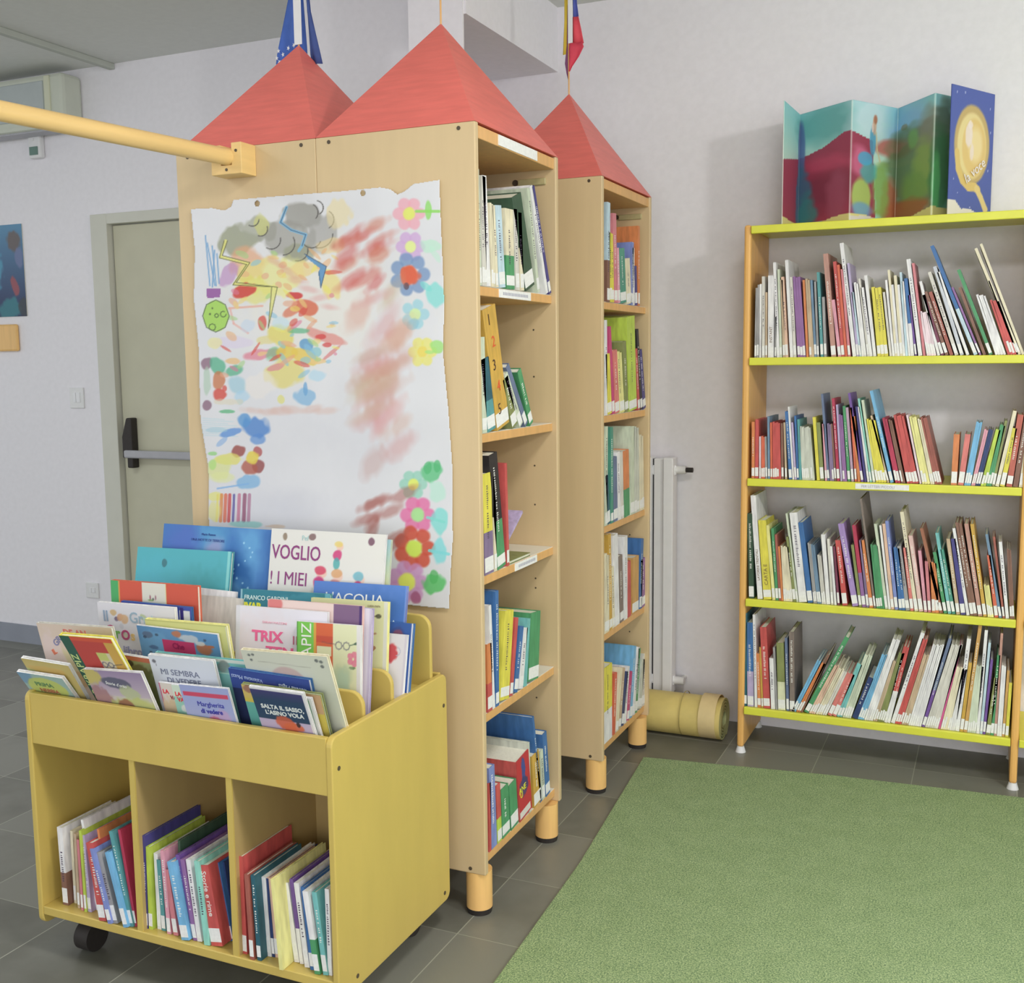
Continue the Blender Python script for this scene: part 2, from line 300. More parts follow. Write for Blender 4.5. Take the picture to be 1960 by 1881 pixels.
# ------------------------------------------------------------------ rolled mat
def rolled_mat():
    root = empty('rolled_mat', (-1.28,4.14,0)); tag(root, 'rolled up yellow-beige mat lying on the floor by the wall', 'mat')
    MATM = noisy(mat('mat_vinyl',(188,170,104),.5), 12, .09, (1,1,1), 4); TAPE = noisy(mat('mat_tape',(192,172,126),.5), 20, .05); UND = noisy(mat('mat_underside',(160,165,118),.7), 30, .12)
    def spiral(r_out, turns, th, x0, x1, squash=.94):
        mb = MB(); N = int(turns*36); pts = []
        for side in (0,1):
            row = []
            for i in range(N+1):
                a = math.radians(-60)+2*math.pi*i/36; r = r_out-(th+.0035)*i/36-side*th
                row.append((r*math.cos(a)*1.04, .0+r*math.sin(a)*squash))
            pts.append(row)
        zmin = min(p[1] for p in pts[0]); n = 0
        for x in (x0,x1):
            for row in pts:
                for p in row: mb.v.append((x, p[0], p[1]-zmin+.001))
        K = N+1
        for i in range(N):
            o0,o1,i0,i1 = i,i+1,K+i,K+i+1; O = 2*K
            for q,mi in (((o0,o1,O+o1,O+o0),0),((i0,O+i0,O+i1,i1),1),((o0,i0,i1,o1),1),((O+o0,O+o1,O+i1,O+i0),1)): mb.f.append(q); mb.m.append(mi)
        return mb
    spiral(.094, 5, .0085, -.45, .335).build('roll', [MATM, UND], root, smooth=True)
    spiral(.0955, 1.02, .0015, .252, .318).build('edge_tape', [TAPE, TAPE], root, smooth=True)
    spiral(.0950, 1.02, .001, .175, .179).build('seam', [noisy(mat('mat_seam',(150,135,80),.5),20,.05)]*2, root, smooth=True)
rolled_mat()
# ------------------------------------------------------------------ green carpet
mb = MB(); o_ = [(-1.172,3.80),(-1.09,2.9),(-1.045,1.9),(-.98,.4),(3.2,.4),(3.2,4.2),(.6,3.955),(-.5,3.885)]
mb.prism(o_, 'z', 0, .012); ca = mb.build('carpet', CARPET, bevel=.004); tag(ca, 'large speckled green carpet on the dark tiled floor', 'carpet')
# ------------------------------------------------------------------ castle towers
def tower(name, x1, yf, yb, wd, label, open_side, legs, group):
    root = empty(name, (x1-wd/2,(yf+yb)/2,0)); tag(root, label, 'bookcase', group); cx, cy = x1-wd/2, (yf+yb)/2
    X0, X1, Y0, Y1 = -wd/2, wd/2, yf-cy, yb-cy; zb, zt = .122, 2.09; T = .020
    def outer(y): return [(X0,zb),(X1,zb),(X1,zt),(X0,zt)]
    for nm, a, b in (('front_panel',Y0,Y0+T),('side_panel',Y1-T,Y1)):
        p = MB().box(X0,a,zb,X1,b,zt).build(nm, W_TOW, root, bevel=.003)
        if nm == 'front_panel':
            for sx in (X1-.045, X0+.042):
                for sz in (zt-.014, zb+.014): MB().cyl((sx,Y0+.002,sz),(sx,Y0-.0012,sz),.0052).build('screw', SCREW, p)
    MB().box(X0,Y0+T,zb,X0+.012,Y1-T,zt).build('back_panel', W_SHELFIN, root)
    tops = [1.69,1.31,.932,.555,.162]
    tb = MB().box(X0+.012,Y0+T,zt-.036,X1-.006,Y1-T,zt-.004).build('shelf', W_EDGE, root, bevel=.002)
    if open_side == 'A':
        MB().box(X1-.006,.15-.28,zt-.033,X1-.004,.15-.02,zt-.006).build('shelf_label', STICK, tb)
    for i, z in enumerate(tops):
        zz = z; th = .024
        s = MB().box(X0+.012,Y0+T,zz-th,X1-.016,Y1-T,zz).build('shelf', [W_EDGE], root, bevel=.002)
        MB().box(X0+.014,Y0+T+.001,zz,X1-.017,Y1-T-.001,zz+.0012).build('shelf_top', WLAM, s)
        lab = {'A0': (-.115,.1), 'A2': (-.03,.13)}.get(('A' if open_side == 'A' else 'C')+str(i))
        if lab:
            lb = MB().box(X1-.016,lab[0],zz-th+.001,X1-.0145,lab[1],zz-.001).build('shelf_label', STICK, s)
            mk = MB(); y = lab[0]+.025
            while y < lab[1]-.02: mk.box(X1-.0146,y,zz-.016,X1-.0142,y+.006,zz-.008); y += .0095
            mk.build('lettering', mat('faded_print',(150,150,165),.6), lb)
    # black peg holes and a fitting inside the far panel
    hk = MB()
    for z in (1.59,1.45,1.18,1.06,.83,.80,.45,.30): hk.cyl((X1-.075,Y1-T+.001,z),(X1-.075,Y1-T-.0008,z),.0028,seg=10)
    hk.build('peg_hole', SCREW, root)
    MB().box(X1-.12,Y1-T-.008,zt-.078,X1-.03,Y1-T,zt-.058).build('metal_fitting', noisy(mat('fitting',(160,150,110),.4),30,.1), root, bevel=.003)
    MB().cyl((X1-.13,Y1-T+.001,zt-.066),(X1-.13,Y1-T-.002,zt-.066),.009).build('knob', SCREW, root)
    ap = (0,0,2.425); base = [(X0,Y0,zt),(X1,Y0,zt),(X1,Y1,zt),(X0,Y1,zt)]
    r = MB(); 
    for i in range(4): r.poly([base[i],base[(i+1)%4],ap])
    r.poly(base[::-1]); r.build('roof', W_ROOF, root, bevel=.0015)
    for lx in (X0+.037,X1-.037):
        for ly in (Y0+.037,Y1-.037):
            lg = MB().cyl((lx,ly,.014),(lx,ly,zb),.036,seg=28).build('leg', W_LEG, root, smooth=True)
            MB().cyl((lx,ly,0),(lx,ly,.016),.0335,.0365,seg=28).build('foot_cap', BLACK, lg, smooth=True)
    return root
G = 'castle tower bookcases with red pyramid roofs'
tower('tower_bookcase', -1.2121, 2.504, 3.0645, .470, 'tall beech tower bookcase with red pyramid roof, front right one beside the trolley', 'A', 4, G)
tower('tower_bookcase', -1.6825, 2.504, 3.0645, .470, 'tall beech tower bookcase with red roof, leftmost one carrying the yellow pole', '', 4, G)
tower('tower_bookcase', -1.1994, 3.4163, 3.9665, .437, 'tall beech tower bookcase with red roof, rearmost one near the radiator', 'C', 4, G)
# ------------------------------------------------------------------ yellow pole and its bracket
pb = tag(MB().prism([(-1.977,2.006),(-1.876,2.006),(-1.876,2.088),(-1.909,2.088),(-1.909,2.03),(-1.944,2.03),(-1.944,2.084),(-1.977,2.084)], 'y', 2.44, 2.504).build('pole_bracket', W_BAR, bevel=.002), 'yellow wooden U-shaped bracket screwed to the left tower', 'bracket')
for x, z in ((-1.893,2.066),(-1.926,2.018),(-1.96,2.062)): MB().cyl((x,2.441,z),(x,2.4385,z),.004).build('screw', SCREW, pb)
dv = Vector((-2.009+1.915, 1.782-2.47, 0)).normalized(); st = Vector((-1.919,2.485,2.052))
tag(MB().cyl(st, st+dv*2.3, .0225, seg=32).build('yellow_pole', W_BAR, smooth=True), 'long round yellow wooden pole resting in the bracket of the left tower', 'pole')
# ------------------------------------------------------------------ flags on the roofs
def flagthing(x, y, zbase, label, strips, hz, sleeve):
    root = empty('flag', (x,y,zbase)); tag(root, label, 'flag', 'flags on the tower roofs')
    MB().cyl((0,0,-.004),(0,0,hz),.0028,seg=12).build('flagpole', W_EDGE, root, smooth=True)
    if sleeve: MB().box(sleeve[0],-.006,sleeve[2],sleeve[1],-.003,sleeve[3]).build('pole_sleeve', WHITE, root, bevel=.001)
    return root
def cloth(root, name, rows, rgb, amp, ph, n=14, marks=None):
    """rows: (z,xl,xr,y); hanging folded fabric, two-sided with thickness"""
    mb = MB(); K = n+1
    for z,xl,xr,yy in rows:
        for i in range(K): t = i/n; mb.v.append((xl+(xr-xl)*t, yy+amp*math.sin(ph+t*7+z*9), z))
    for j in range(len(rows)-1):
        for i in range(n): a = j*K+i; mb.f.append((a,a+1,a+K+1,a+K)); mb.m.append(0)
    o = mb.build(name, noisy(mat('flag_%d_%d_%d'%rgb, rgb, .7), 30, .08), root, smooth=True); s = o.modifiers.new('thickness','SOLIDIFY'); s.thickness = .0012; return o
fb = flagthing(-1.917, 2.784, 2.4247, 'blue flag hanging folded on the left tower roof', None, .42, (-.012,.014,.0,.42))
cloth(fb, 'flag_cloth', [(.35,-.03,-.006,.03),(.15,-.058,-.006,.03),(.07,-.083,-.004,.034),(.0,-.106,-.002,.04),(-.03,-.112,-.002,.042),(-.07,-.106,-.03,.045),(-.10,-.098,-.07,.047)], (60,90,160), .008, 0)
cloth(fb, 'flag_cloth', [(.20,.010,.016,.03),(.10,.012,.024,.03),(.04,.013,.036,.032),(-.02,.013,.048,.036),(-.05,.02,.055,.036)], (55,72,125), .004, 1)
st_ = MB()
for i,(x,z,a) in enumerate(((-.09,.0,.3),(-.075,-.012,.5),(-.097,-.02,.2),(-.088,-.032,.8),(-.093,-.045,.4),(-.055,.004,1.2),(-.047,-.018,.4),(-.035,.01,.9),(-.08,-.05,.2),(-.05,-.03,0))):
    pts = []
    for k in range(10): r = (.0075 if k % 2 == 0 else .003); t = a+k*math.pi/5; pts.append((x+r*math.cos(t)*.8, .0245, z+r*math.sin(t)))
    st_.poly(pts)
so = st_.build('star_marks', WHITE, fb); so.modifiers.new('thickness','SOLIDIFY').thickness = .0008
fv = flagthing(-1.4185, 3.6914, 2.4247, 'small yellow, blue and red flag hanging on the rear tower roof', None, .40, (-.001,.016,.168,.42))
cloth(fv, 'yellow_stripe', [(.40,-.016,-.002,.006),(.25,-.018,-.003,.006),(.135,-.024,-.010,.006)], (196,172,62), .002, 0, 6)
cloth(fv, 'blue_stripe', [(.40,.014,.026,.003),(.30,.015,.030,.003),(.255,.015,.036,.003)], (70,80,150), .002, 1, 6)
cloth(fv, 'red_stripe', [(.2555,.015,.036,.003),(.21,.014,.046,.004),(.165,.013,.054,.006)], (196,70,82), .002, 1, 8)
cloth(fv, 'red_fold', [(.168,.004,.052,-.002),(.15,.003,.058,-.004),(.12,.003,.04,-.003),(.09,.001,.014,-.001),(.075,.0,.004,0)], (188,60,78), .003, 2, 8)
cloth(fv, 'dark_fold', [(.30,-.006,-.001,.004),(.165,-.010,-.001,.004),(.105,-.017,-.001,.004),(.07,-.010,-.001,.002),(.045,-.002,.0,.0)], (120,70,110), .002, 0, 6)
fa = flagthing(-1.4471, 2.784, 2.4247, 'thin bare wooden flagpole on the front right tower roof', None, .5, None); fa.name = 'flagpole_stick'
# ------------------------------------------------------------------ yellow bookcase on the wall
root = empty('wall_bookcase', (-.38,4.18,0)); tag(root, 'wide beech bookcase with yellow shelves standing against the wall', 'bookcase')
def L(x): return x+.38
def upright(x0, x1):
    p = MB().box(L(x0),4.013-4.18,.022,L(x1),.175,1.976).build('side_panel', W_UP, root, bevel=.008)
    for y in (-.155,.155): MB().cyl((L((x0+x1)/2),y,0),(L((x0+x1)/2),y,.023),.02,.013).build('foot', WHITE, p, smooth=True)
upright(-.866,-.841); upright(.083,.108); upright(1.03,1.055)
SZ = [1.9704,1.499,1.0553,.6012,.1824]
for i, z in enumerate(SZ):
    for (a,b) in ((-.840,.082),(.109,1.029)):
        s = MB().box(L(a),4.004-4.18,z-.027,L(b),4.022-4.18,z+.001).box(L(a),4.022-4.18,z-.012,L(b),.172,z-.0005).build('shelf', YEL, root, bevel=.003)
        if i == 2 and a < -.5:
            lb = MB().box(L(-.455),4.0025-4.18,z-.022,L(-.275),4.004-4.18,z-.003).build('shelf_label', STICK, s)
            text('lettering', 'PER LETTERI PICCOLI', .0125, mat('faded_print',(150,150,165),.6), lb, (L(-.435),4.002-4.18,z-.0165), xs=.95)
# ------------------------------------------------------------------ rolling book trolley
tr = empty('book_trolley', (-1.728,2.16,0)); tag(tr, 'yellow birch browser trolley on castors in front of the towers', 'book trolley')
def T(x): return x+1.728
def U(y): return y-2.16
for x0, x1 in ((-2.179,-2.163),(-1.2935,-1.2775)):
    p = MB().prism([(U(a),b) for a,b in rrect(1.891,.09,2.424,.70,.022)], 'x', T(x0), T(x1)).build('side_panel', W_TRO, tr, bevel=.003)
    if x0 > -2:
        for y,z in ((1.916,.625),(2.405,.618),(2.392,.115),(1.966,.118)): MB().cyl((T(x1)-.001,U(y),z),(T(x1)+.0012,U(y),z),.0052).build('screw', SCREW, p)
MB().box(T(-2.163),U(1.893),.567,T(-1.2935),U(1.908),.697).build('front_panel', W_TRO, tr, bevel=.002)
MB().box(T(-2.163),U(1.893),.117,T(-1.2935),U(2.42),.139).build('bottom_board', W_TRO, tr, bevel=.002)
W_TROI = wood('birch_inner_shade', (160,138,92), .5, (5,5,1.2), .04)  # browner birch, the shade inside the cubbies is put into its colour
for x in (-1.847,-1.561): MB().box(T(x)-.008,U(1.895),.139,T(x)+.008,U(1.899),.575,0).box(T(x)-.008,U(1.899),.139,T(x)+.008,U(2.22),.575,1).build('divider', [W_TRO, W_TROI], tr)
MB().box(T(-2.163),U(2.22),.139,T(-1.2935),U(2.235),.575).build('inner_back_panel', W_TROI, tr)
MB().box(T(-2.163),U(2.41),.117,T(-1.2935),U(2.422),.70).build('back_panel', W_TRO, tr, bevel=.002)
for y0,y1,z in ((1.908,2.052,.588),(2.066,2.178,.618),(2.19,2.366,.678)): MB().box(T(-2.163),U(y0),z-.014,T(-1.2935),U(y1),z).build('bin_floor', W_TRO, tr)
for y, zt_, x0, x1 in ((2.052,.752,-2.155,-1.298),(2.178,.768,-2.155,-1.296),(2.366,.862,-2.168,-1.292)):
    MB().prism([(T(a),b) for a,b in rrect(x0,.575,x1,zt_,.035,6,(0,0,1,1))], 'y', U(y), U(y+.013)).build('partition', W_TRO, tr, bevel=.003)
for x in (-2.09,-1.37):
    for y in (1.965,2.35):
        cs = MB().box(T(x)-.018,U(y)-.012,.075,T(x)+.018,U(y)+.03,.117).build('castor', BLACK, tr, bevel=.004)
        MB().cyl((T(x)-.022,U(y)+.008,.038),(T(x)+.022,U(y)+.008,.038),.038,seg=28).build('wheel', BLACK, cs, smooth=True)
# ------------------------------------------------------------------ books standing with the spine outwards
R = {}
R['w1']='''-0.8168 4.022 0.0078 0.252 0.2 grey
-0.8157 4.022 0.0078 0.263 -0.1 grey
-0.8062 4.022 0.0067 0.265 -0.5 white
-0.7968 4.022 0.0111 0.292 -0.9 offwhite
-0.7846 4.022 0.0077 0.235 -0.9 tan
-0.7747 4.022 0.022 0.294 -0.9 white T:INSTANT
-0.7511 4.022 0.0066 0.146 -0.8 grey
-0.7428 4.022 0.0109 0.34 -3.3 white
-0.7319 4.022 0.0087 0.315 -2.7 paleg
-0.721 4.022 0.0087 0.277 -3.0 tan
-0.7117 4.022 0.0108 0.288 -4.2 peach
-0.6954 4.022 0.0119 0.347 -4.1 white
-0.683 4.022 0.0108 0.286 -4.0 offwhite
-0.6684 4.022 0.0097 0.288 -4.6 purple
-0.6587 4.022 0.0096 0.284 -4.9 purple
-0.649 4.022 0.0096 0.286 -5.2 purple
-0.6377 4.022 0.0085 0.274 -4.1 orange
-0.627 4.022 0.0085 0.278 -4.3 tan
-0.6185 4.022 0.0085 0.274 -4.6 tan
-0.6094 4.022 0.0085 0.273 -4.5 steel
-0.6004 4.022 0.0074 0.267 -3.6 grey
-0.5881 4.022 0.0106 0.299 -3.9 teal
-0.576 4.022 0.0095 0.212 -3.4 grey
-0.5512 4.022 0.0178 0.363 -5.8 brownpink
-0.5275 4.022 0.0114 0.202 -7.9 pink
-0.516 4.022 0.0114 0.335 -6.4 red
-0.504 4.022 0.0093 0.323 -6.4 redorange
-0.4936 4.022 0.0093 0.307 -6.2 rose
-0.478 4.022 0.0133 0.399 -7.8 white
-0.4641 4.022 0.0082 0.328 -7.2 lavender
-0.4548 4.022 0.0071 0.227 -8.5 iceblue
-0.447 4.022 0.0082 0.26 -7.6 white
-0.4388 4.022 0.0081 0.256 -8.0 white
-0.429 4.022 0.0071 0.273 -7.8 offwhite
-0.4214 4.022 0.0111 0.242 -8.7 white
-0.4086 4.022 0.0111 0.283 -7.8 white
-0.3943 4.022 0.0121 0.241 -6.6 yellow
-0.3821 4.022 0.0121 0.238 -7.2 yellow
-0.3699 4.022 0.012 0.24 -7.6 yellow
-0.3542 4.022 0.008 0.223 -7.6 offwhite
-0.3451 4.022 0.008 0.264 -7.0 white
-0.3366 4.022 0.008 0.298 -6.4 cream
-0.3285 4.022 0.008 0.247 -6.5 white
-0.32 4.022 0.01 0.278 -6.0 cream
-0.31 4.022 0.0079 0.246 -6.2 white
-0.3015 4.022 0.0079 0.288 -5.8 iceblue
-0.2925 4.022 0.0069 0.257 -6.6 white
-0.2851 4.022 0.0118 0.267 -6.4 blue/white
-0.2712 4.022 0.0069 0.21 -8.1 violet
-0.2603 4.022 0.0137 0.333 -8.5 white
-0.2449 4.022 0.0088 0.319 -8.4 rose
-0.2331 4.022 0.0077 0.154 -10.4 pinkwhite
-0.2253 4.022 0.0077 0.15 -11.1 pinkwhite
-0.2174 4.022 0.0077 0.152 -11.4 pinkwhite
-0.2096 4.022 0.0077 0.149 -12.1 pinkwhite
-0.1988 4.022 0.0094 0.261 -14.9 white
-0.1866 4.022 0.0102 0.217 -18.1 wine
-0.1735 4.022 0.011 0.229 -19.1 brown
-0.159 4.022 0.0119 0.228 -19.3 brick
-0.143 4.022 0.0119 0.298 -18.8 offwhite
-0.1262 4.022 0.0119 0.315 -17.9 silver
-0.107 4.022 0.0099 0.299 -20.1 white
-0.0831 4.022 0.0123 0.399 -22.3 blue/iceblue
-0.0665 4.022 0.007 0.248 -22.8 purple
-0.0546 4.022 0.0097 0.243 -20.7 brown
-0.0357 4.022 0.0114 0.307 -21.3 green
-0.0169 4.022 0.008 0.213 -18.6 white
-0.0085 4.022 0.008 0.21 -19.2 white
-0.0001 4.022 0.0079 0.212 -19.4 white
0.0083 4.022 0.0079 0.209 -20.0 white
0.0204 4.022 0.0079 0.193 -18.8 red
0.0288 4.022 0.0079 0.19 -19.5 red
0.0372 4.022 0.0078 0.192 -19.7 red
0.0455 4.022 0.0078 0.189 -20.4 red
0.0483 4.022 0.0043 0.265 -21.5 slate/white
0.0529 4.022 0.0094 0.384 -22.7 cream
0.0635 4.022 0.0086 0.395 -21.2 cream'''
R['w2']='''-0.8275 4.022 0.0121 0.209 -0.8 orange
-0.8148 4.022 0.0132 0.218 -0.6 red
-0.7994 4.022 0.0066 0.155 -0.9 pinkwhite
-0.7917 4.022 0.0071 0.157 -0.9 redorange
-0.7846 4.022 0.0071 0.153 -1.3 redorange
-0.7764 4.022 0.0076 0.155 -2.1 grey
-0.7671 4.022 0.0082 0.229 -1.6 steel
-0.7578 4.022 0.0076 0.207 -1.5 redorange
-0.7491 4.022 0.0076 0.21 -1.4 red
-0.7415 4.022 0.0076 0.206 -1.7 red
-0.7339 4.022 0.0076 0.208 -2.0 red
-0.7263 4.022 0.0076 0.205 -2.4 red
-0.7177 4.022 0.0086 0.205 -1.9 brown
-0.7047 4.022 0.0075 0.208 -2.8 tan
-0.6907 4.022 0.0118 0.249 -4.5 blue
-0.6779 4.022 0.0064 0.266 -4.8 white
-0.6704 4.022 0.0075 0.209 -4.6 lavender
-0.6618 4.022 0.0074 0.233 -3.7 blue
-0.6538 4.022 0.0096 0.22 -3.2 teal
-0.6432 4.022 0.0064 0.195 -4.2 palegrey
-0.6368 4.022 0.0063 0.192 -4.6 palegrey
-0.6304 4.022 0.0063 0.194 -4.8 palegrey
-0.6241 4.022 0.0063 0.19 -5.2 palegrey
-0.6177 4.022 0.0063 0.193 -5.4 palegrey
-0.6114 4.022 0.0063 0.195 -5.6 palegrey
-0.605 4.022 0.0063 0.191 -6.0 palegrey
-0.5913 4.022 0.0115 0.229 -5.1 yellow
-0.5787 4.022 0.0136 0.21 -5.3 olive
-0.5624 4.022 0.0073 0.205 -4.2 pink
-0.5541 4.022 0.0083 0.313 -5.5 slate
-0.5447 4.022 0.0073 0.207 -4.4 greypurple
-0.5374 4.022 0.0073 0.204 -4.8 greypurple
-0.5291 4.022 0.0067 0.206 -5.2 brown
-0.5208 4.022 0.0103 0.297 -4.9 crimson
-0.5088 4.022 0.0072 0.275 -4.7 lavender
-0.5001 4.022 0.0072 0.24 -5.0 purple
-0.4928 4.022 0.0072 0.237 -5.3 purple
-0.4836 4.022 0.0102 0.27 -5.2 green
-0.4707 4.022 0.0092 0.265 -5.8 mauve
-0.4589 4.022 0.0071 0.265 -5.1 redorange
-0.4497 4.022 0.0101 0.234 -6.2 orange
-0.4374 4.022 0.009 0.319 -9.7 violet
-0.4262 4.022 0.008 0.27 -8.2 indigo
-0.4161 4.022 0.007 0.27 -8.6 white
-0.407 4.022 0.007 0.3 -9.7 mint
-0.3979 4.022 0.009 0.294 -9.2 paleg
-0.3867 4.022 0.0089 0.227 -10.4 yellow
-0.3777 4.022 0.0089 0.224 -10.9 yellow
-0.3686 4.022 0.0089 0.226 -11.2 yellow
-0.3596 4.022 0.0088 0.223 -11.6 yellow
-0.3486 4.022 0.0067 0.244 -15.3 tan
-0.3386 4.022 0.0116 0.332 -13.8 skyblue
-0.3216 4.022 0.0087 0.233 -12.7 crimson
-0.3127 4.022 0.0087 0.23 -13.1 crimson
-0.3018 4.022 0.0067 0.228 -12.9 brown
-0.2948 4.022 0.0067 0.225 -13.3 brown
-0.283 4.022 0.0096 0.244 -12.5 red
-0.2731 4.022 0.0096 0.241 -13.0 red
-0.2633 4.022 0.0095 0.244 -13.2 red
-0.2535 4.022 0.0095 0.241 -13.7 red
-0.2417 4.022 0.0067 0.245 -12.3 pinkwhite
-0.2329 4.022 0.0086 0.239 -12.3 paleyel
-0.2241 4.022 0.0085 0.236 -12.8 paleyel
-0.2154 4.022 0.0085 0.239 -13.0 paleyel
-0.2057 4.022 0.0066 0.232 -12.7 cream
-0.1989 4.022 0.0066 0.229 -13.1 cream
-0.1911 4.022 0.0075 0.238 -13.6 brick
-0.1834 4.022 0.0075 0.235 -14.1 brick
-0.1757 4.022 0.0075 0.238 -14.2 brick
-0.122 4.022 0.02 0.175 1.1 orange L
-0.1006 4.022 0.0189 0.176 5.5 coral L
-0.092 4.022 0.007 0.221 8.1 skyblue
-0.0849 4.022 0.007 0.217 7.9 skyblue
-0.0779 4.022 0.007 0.219 7.6 skyblue
-0.0703 4.022 0.006 0.197 10.2 pink
-0.0642 4.022 0.006 0.193 10.2 pink
-0.0557 4.022 0.0074 0.197 10.4 navy
-0.0482 4.022 0.0074 0.194 10.3 navy
-0.0388 4.022 0.0082 0.198 11.8 lime
-0.0304 4.022 0.0082 0.195 11.6 lime
-0.0211 4.022 0.0083 0.213 9.7 green
-0.0127 4.022 0.0083 0.209 9.6 green
-0.0025 4.022 0.0092 0.225 8.0 olive
0.0105 4.022 0.0119 0.26 10.0 cream
0.0281 4.022 0.0155 0.2 9.0 yellow
0.0511 4.022 0.0192 0.245 6.1 brickred
0.0694 4.022 0.0164 0.235 6.2 brown
0.0849 4.022 0.0136 0.23 5.2 cream'''
R['w3']='''-0.8299 4.022 0.0201 0.321 -2.1 dkgreen
-0.7975 4.022 0.0199 0.39 -4.8 white T:LAVORINI.TRENTALI
-0.7752 4.022 0.0308 0.298 -4.9 yellow T:CARTA.E
-0.7426 4.022 0.012 0.281 -5.8 paleyel
-0.73 4.022 0.0109 0.27 -4.8 green
-0.7185 4.022 0.0087 0.248 -4.7 brick
-0.7092 4.022 0.0076 0.204 -4.7 orange
-0.701 4.022 0.0065 0.207 -4.2 cream
-0.6944 4.022 0.0065 0.203 -4.5 cream
-0.6879 4.022 0.0065 0.206 -4.7 cream
-0.6814 4.022 0.0065 0.203 -5.1 cream
-0.6749 4.022 0.0065 0.205 -5.3 cream
-0.6667 4.022 0.0118 0.243 -7.3 olive
-0.6542 4.022 0.0075 0.331 -8.1 paleg
-0.645 4.022 0.0299 0.333 -7.2 white
-0.6132 4.022 0.0191 0.299 -8.1 blue
-0.5929 4.022 0.0064 0.225 -6.8 grey
-0.5865 4.022 0.0063 0.221 -7.1 grey
-0.579 4.022 0.0074 0.22 -7.7 steel
-0.5716 4.022 0.0074 0.217 -8.1 steel
-0.563 4.022 0.0074 0.182 -6.6 offwhite
-0.5556 4.022 0.0073 0.179 -7.0 offwhite
-0.5471 4.022 0.0147 0.258 -5.6 white
-0.5307 4.022 0.0094 0.242 -4.8 offwhite
-0.5192 4.022 0.0084 0.216 -5.5 white
-0.5076 4.022 0.0083 0.216 -5.8 wine
-0.4903 4.022 0.0186 0.24 -7.6 red
-0.4553 4.022 0.0213 0.304 -11.1 lilac
-0.4325 4.022 0.0102 0.227 -8.7 olive
-0.4212 4.022 0.0132 0.299 -8.4 crimson/purple
-0.4067 4.022 0.0091 0.245 -7.6 greypurple
-0.3959 4.022 0.0131 0.246 -8.9 orange
-0.3811 4.022 0.0071 0.398 -8.6 greybrown
-0.3724 4.022 0.0071 0.232 -6.9 green
-0.3653 4.022 0.0071 0.229 -7.3 green
-0.3581 4.022 0.007 0.232 -7.5 green
-0.351 4.022 0.007 0.229 -7.8 green
-0.3428 4.022 0.01 0.308 -8.8 paleg
-0.3317 4.022 0.008 0.303 -7.6 white
-0.3226 4.022 0.011 0.309 -7.3 peach
-0.31 4.022 0.0119 0.32 -7.6 periw
-0.2959 4.022 0.0109 0.226 -6.6 blue
-0.2848 4.022 0.0109 0.223 -7.1 blue
-0.2728 4.022 0.0138 0.232 -9.1 grey
-0.2578 4.022 0.0118 0.227 -8.0 coral
-0.2438 4.022 0.0127 0.357 -9.7 cream
-0.229 4.022 0.0146 0.272 -9.4 rosec
-0.2121 4.022 0.0107 0.219 -7.2 pink
-0.1993 4.022 0.0107 0.182 -5.4 rose
-0.1865 4.022 0.0117 0.18 -4.0 orange
-0.1748 4.022 0.0117 0.177 -4.6 orange
-0.161 4.022 0.0113 0.306 -14.2 redolive
-0.1474 4.022 0.0114 0.219 -11.4 green
-0.1337 4.022 0.0114 0.288 -10.3 aqua
-0.1202 4.022 0.0113 0.231 -11.6 seagreen
-0.1066 4.022 0.0123 0.268 -9.0 tan
-0.0921 4.022 0.0161 0.269 -9.0 indigo
-0.0739 4.022 0.0103 0.308 -10.6 white
-0.0614 4.022 0.0112 0.329 -10.6 brown
-0.05 4.022 0.0112 0.326 -10.9 brown
-0.0366 4.022 0.014 0.325 -10.0 brownpink
-0.0204 4.022 0.0121 0.325 -9.5 ochre
-0.0062 4.022 0.0065 0.114 -8.8 paleyel
0.0003 4.022 0.0065 0.111 -9.4 paleyel
0.0069 4.022 0.0065 0.113 -9.8 paleyel
0.0155 4.022 0.012 0.218 -8.6 redorange
0.0295 4.022 0.0092 0.293 -10.8 steel
0.0408 4.022 0.0074 0.284 -8.6 brick
0.0501 4.022 0.0111 0.266 -7.0 white
0.0632 4.022 0.0074 0.243 -4.6 brown
0.0706 4.022 0.0074 0.239 -4.9 brown'''
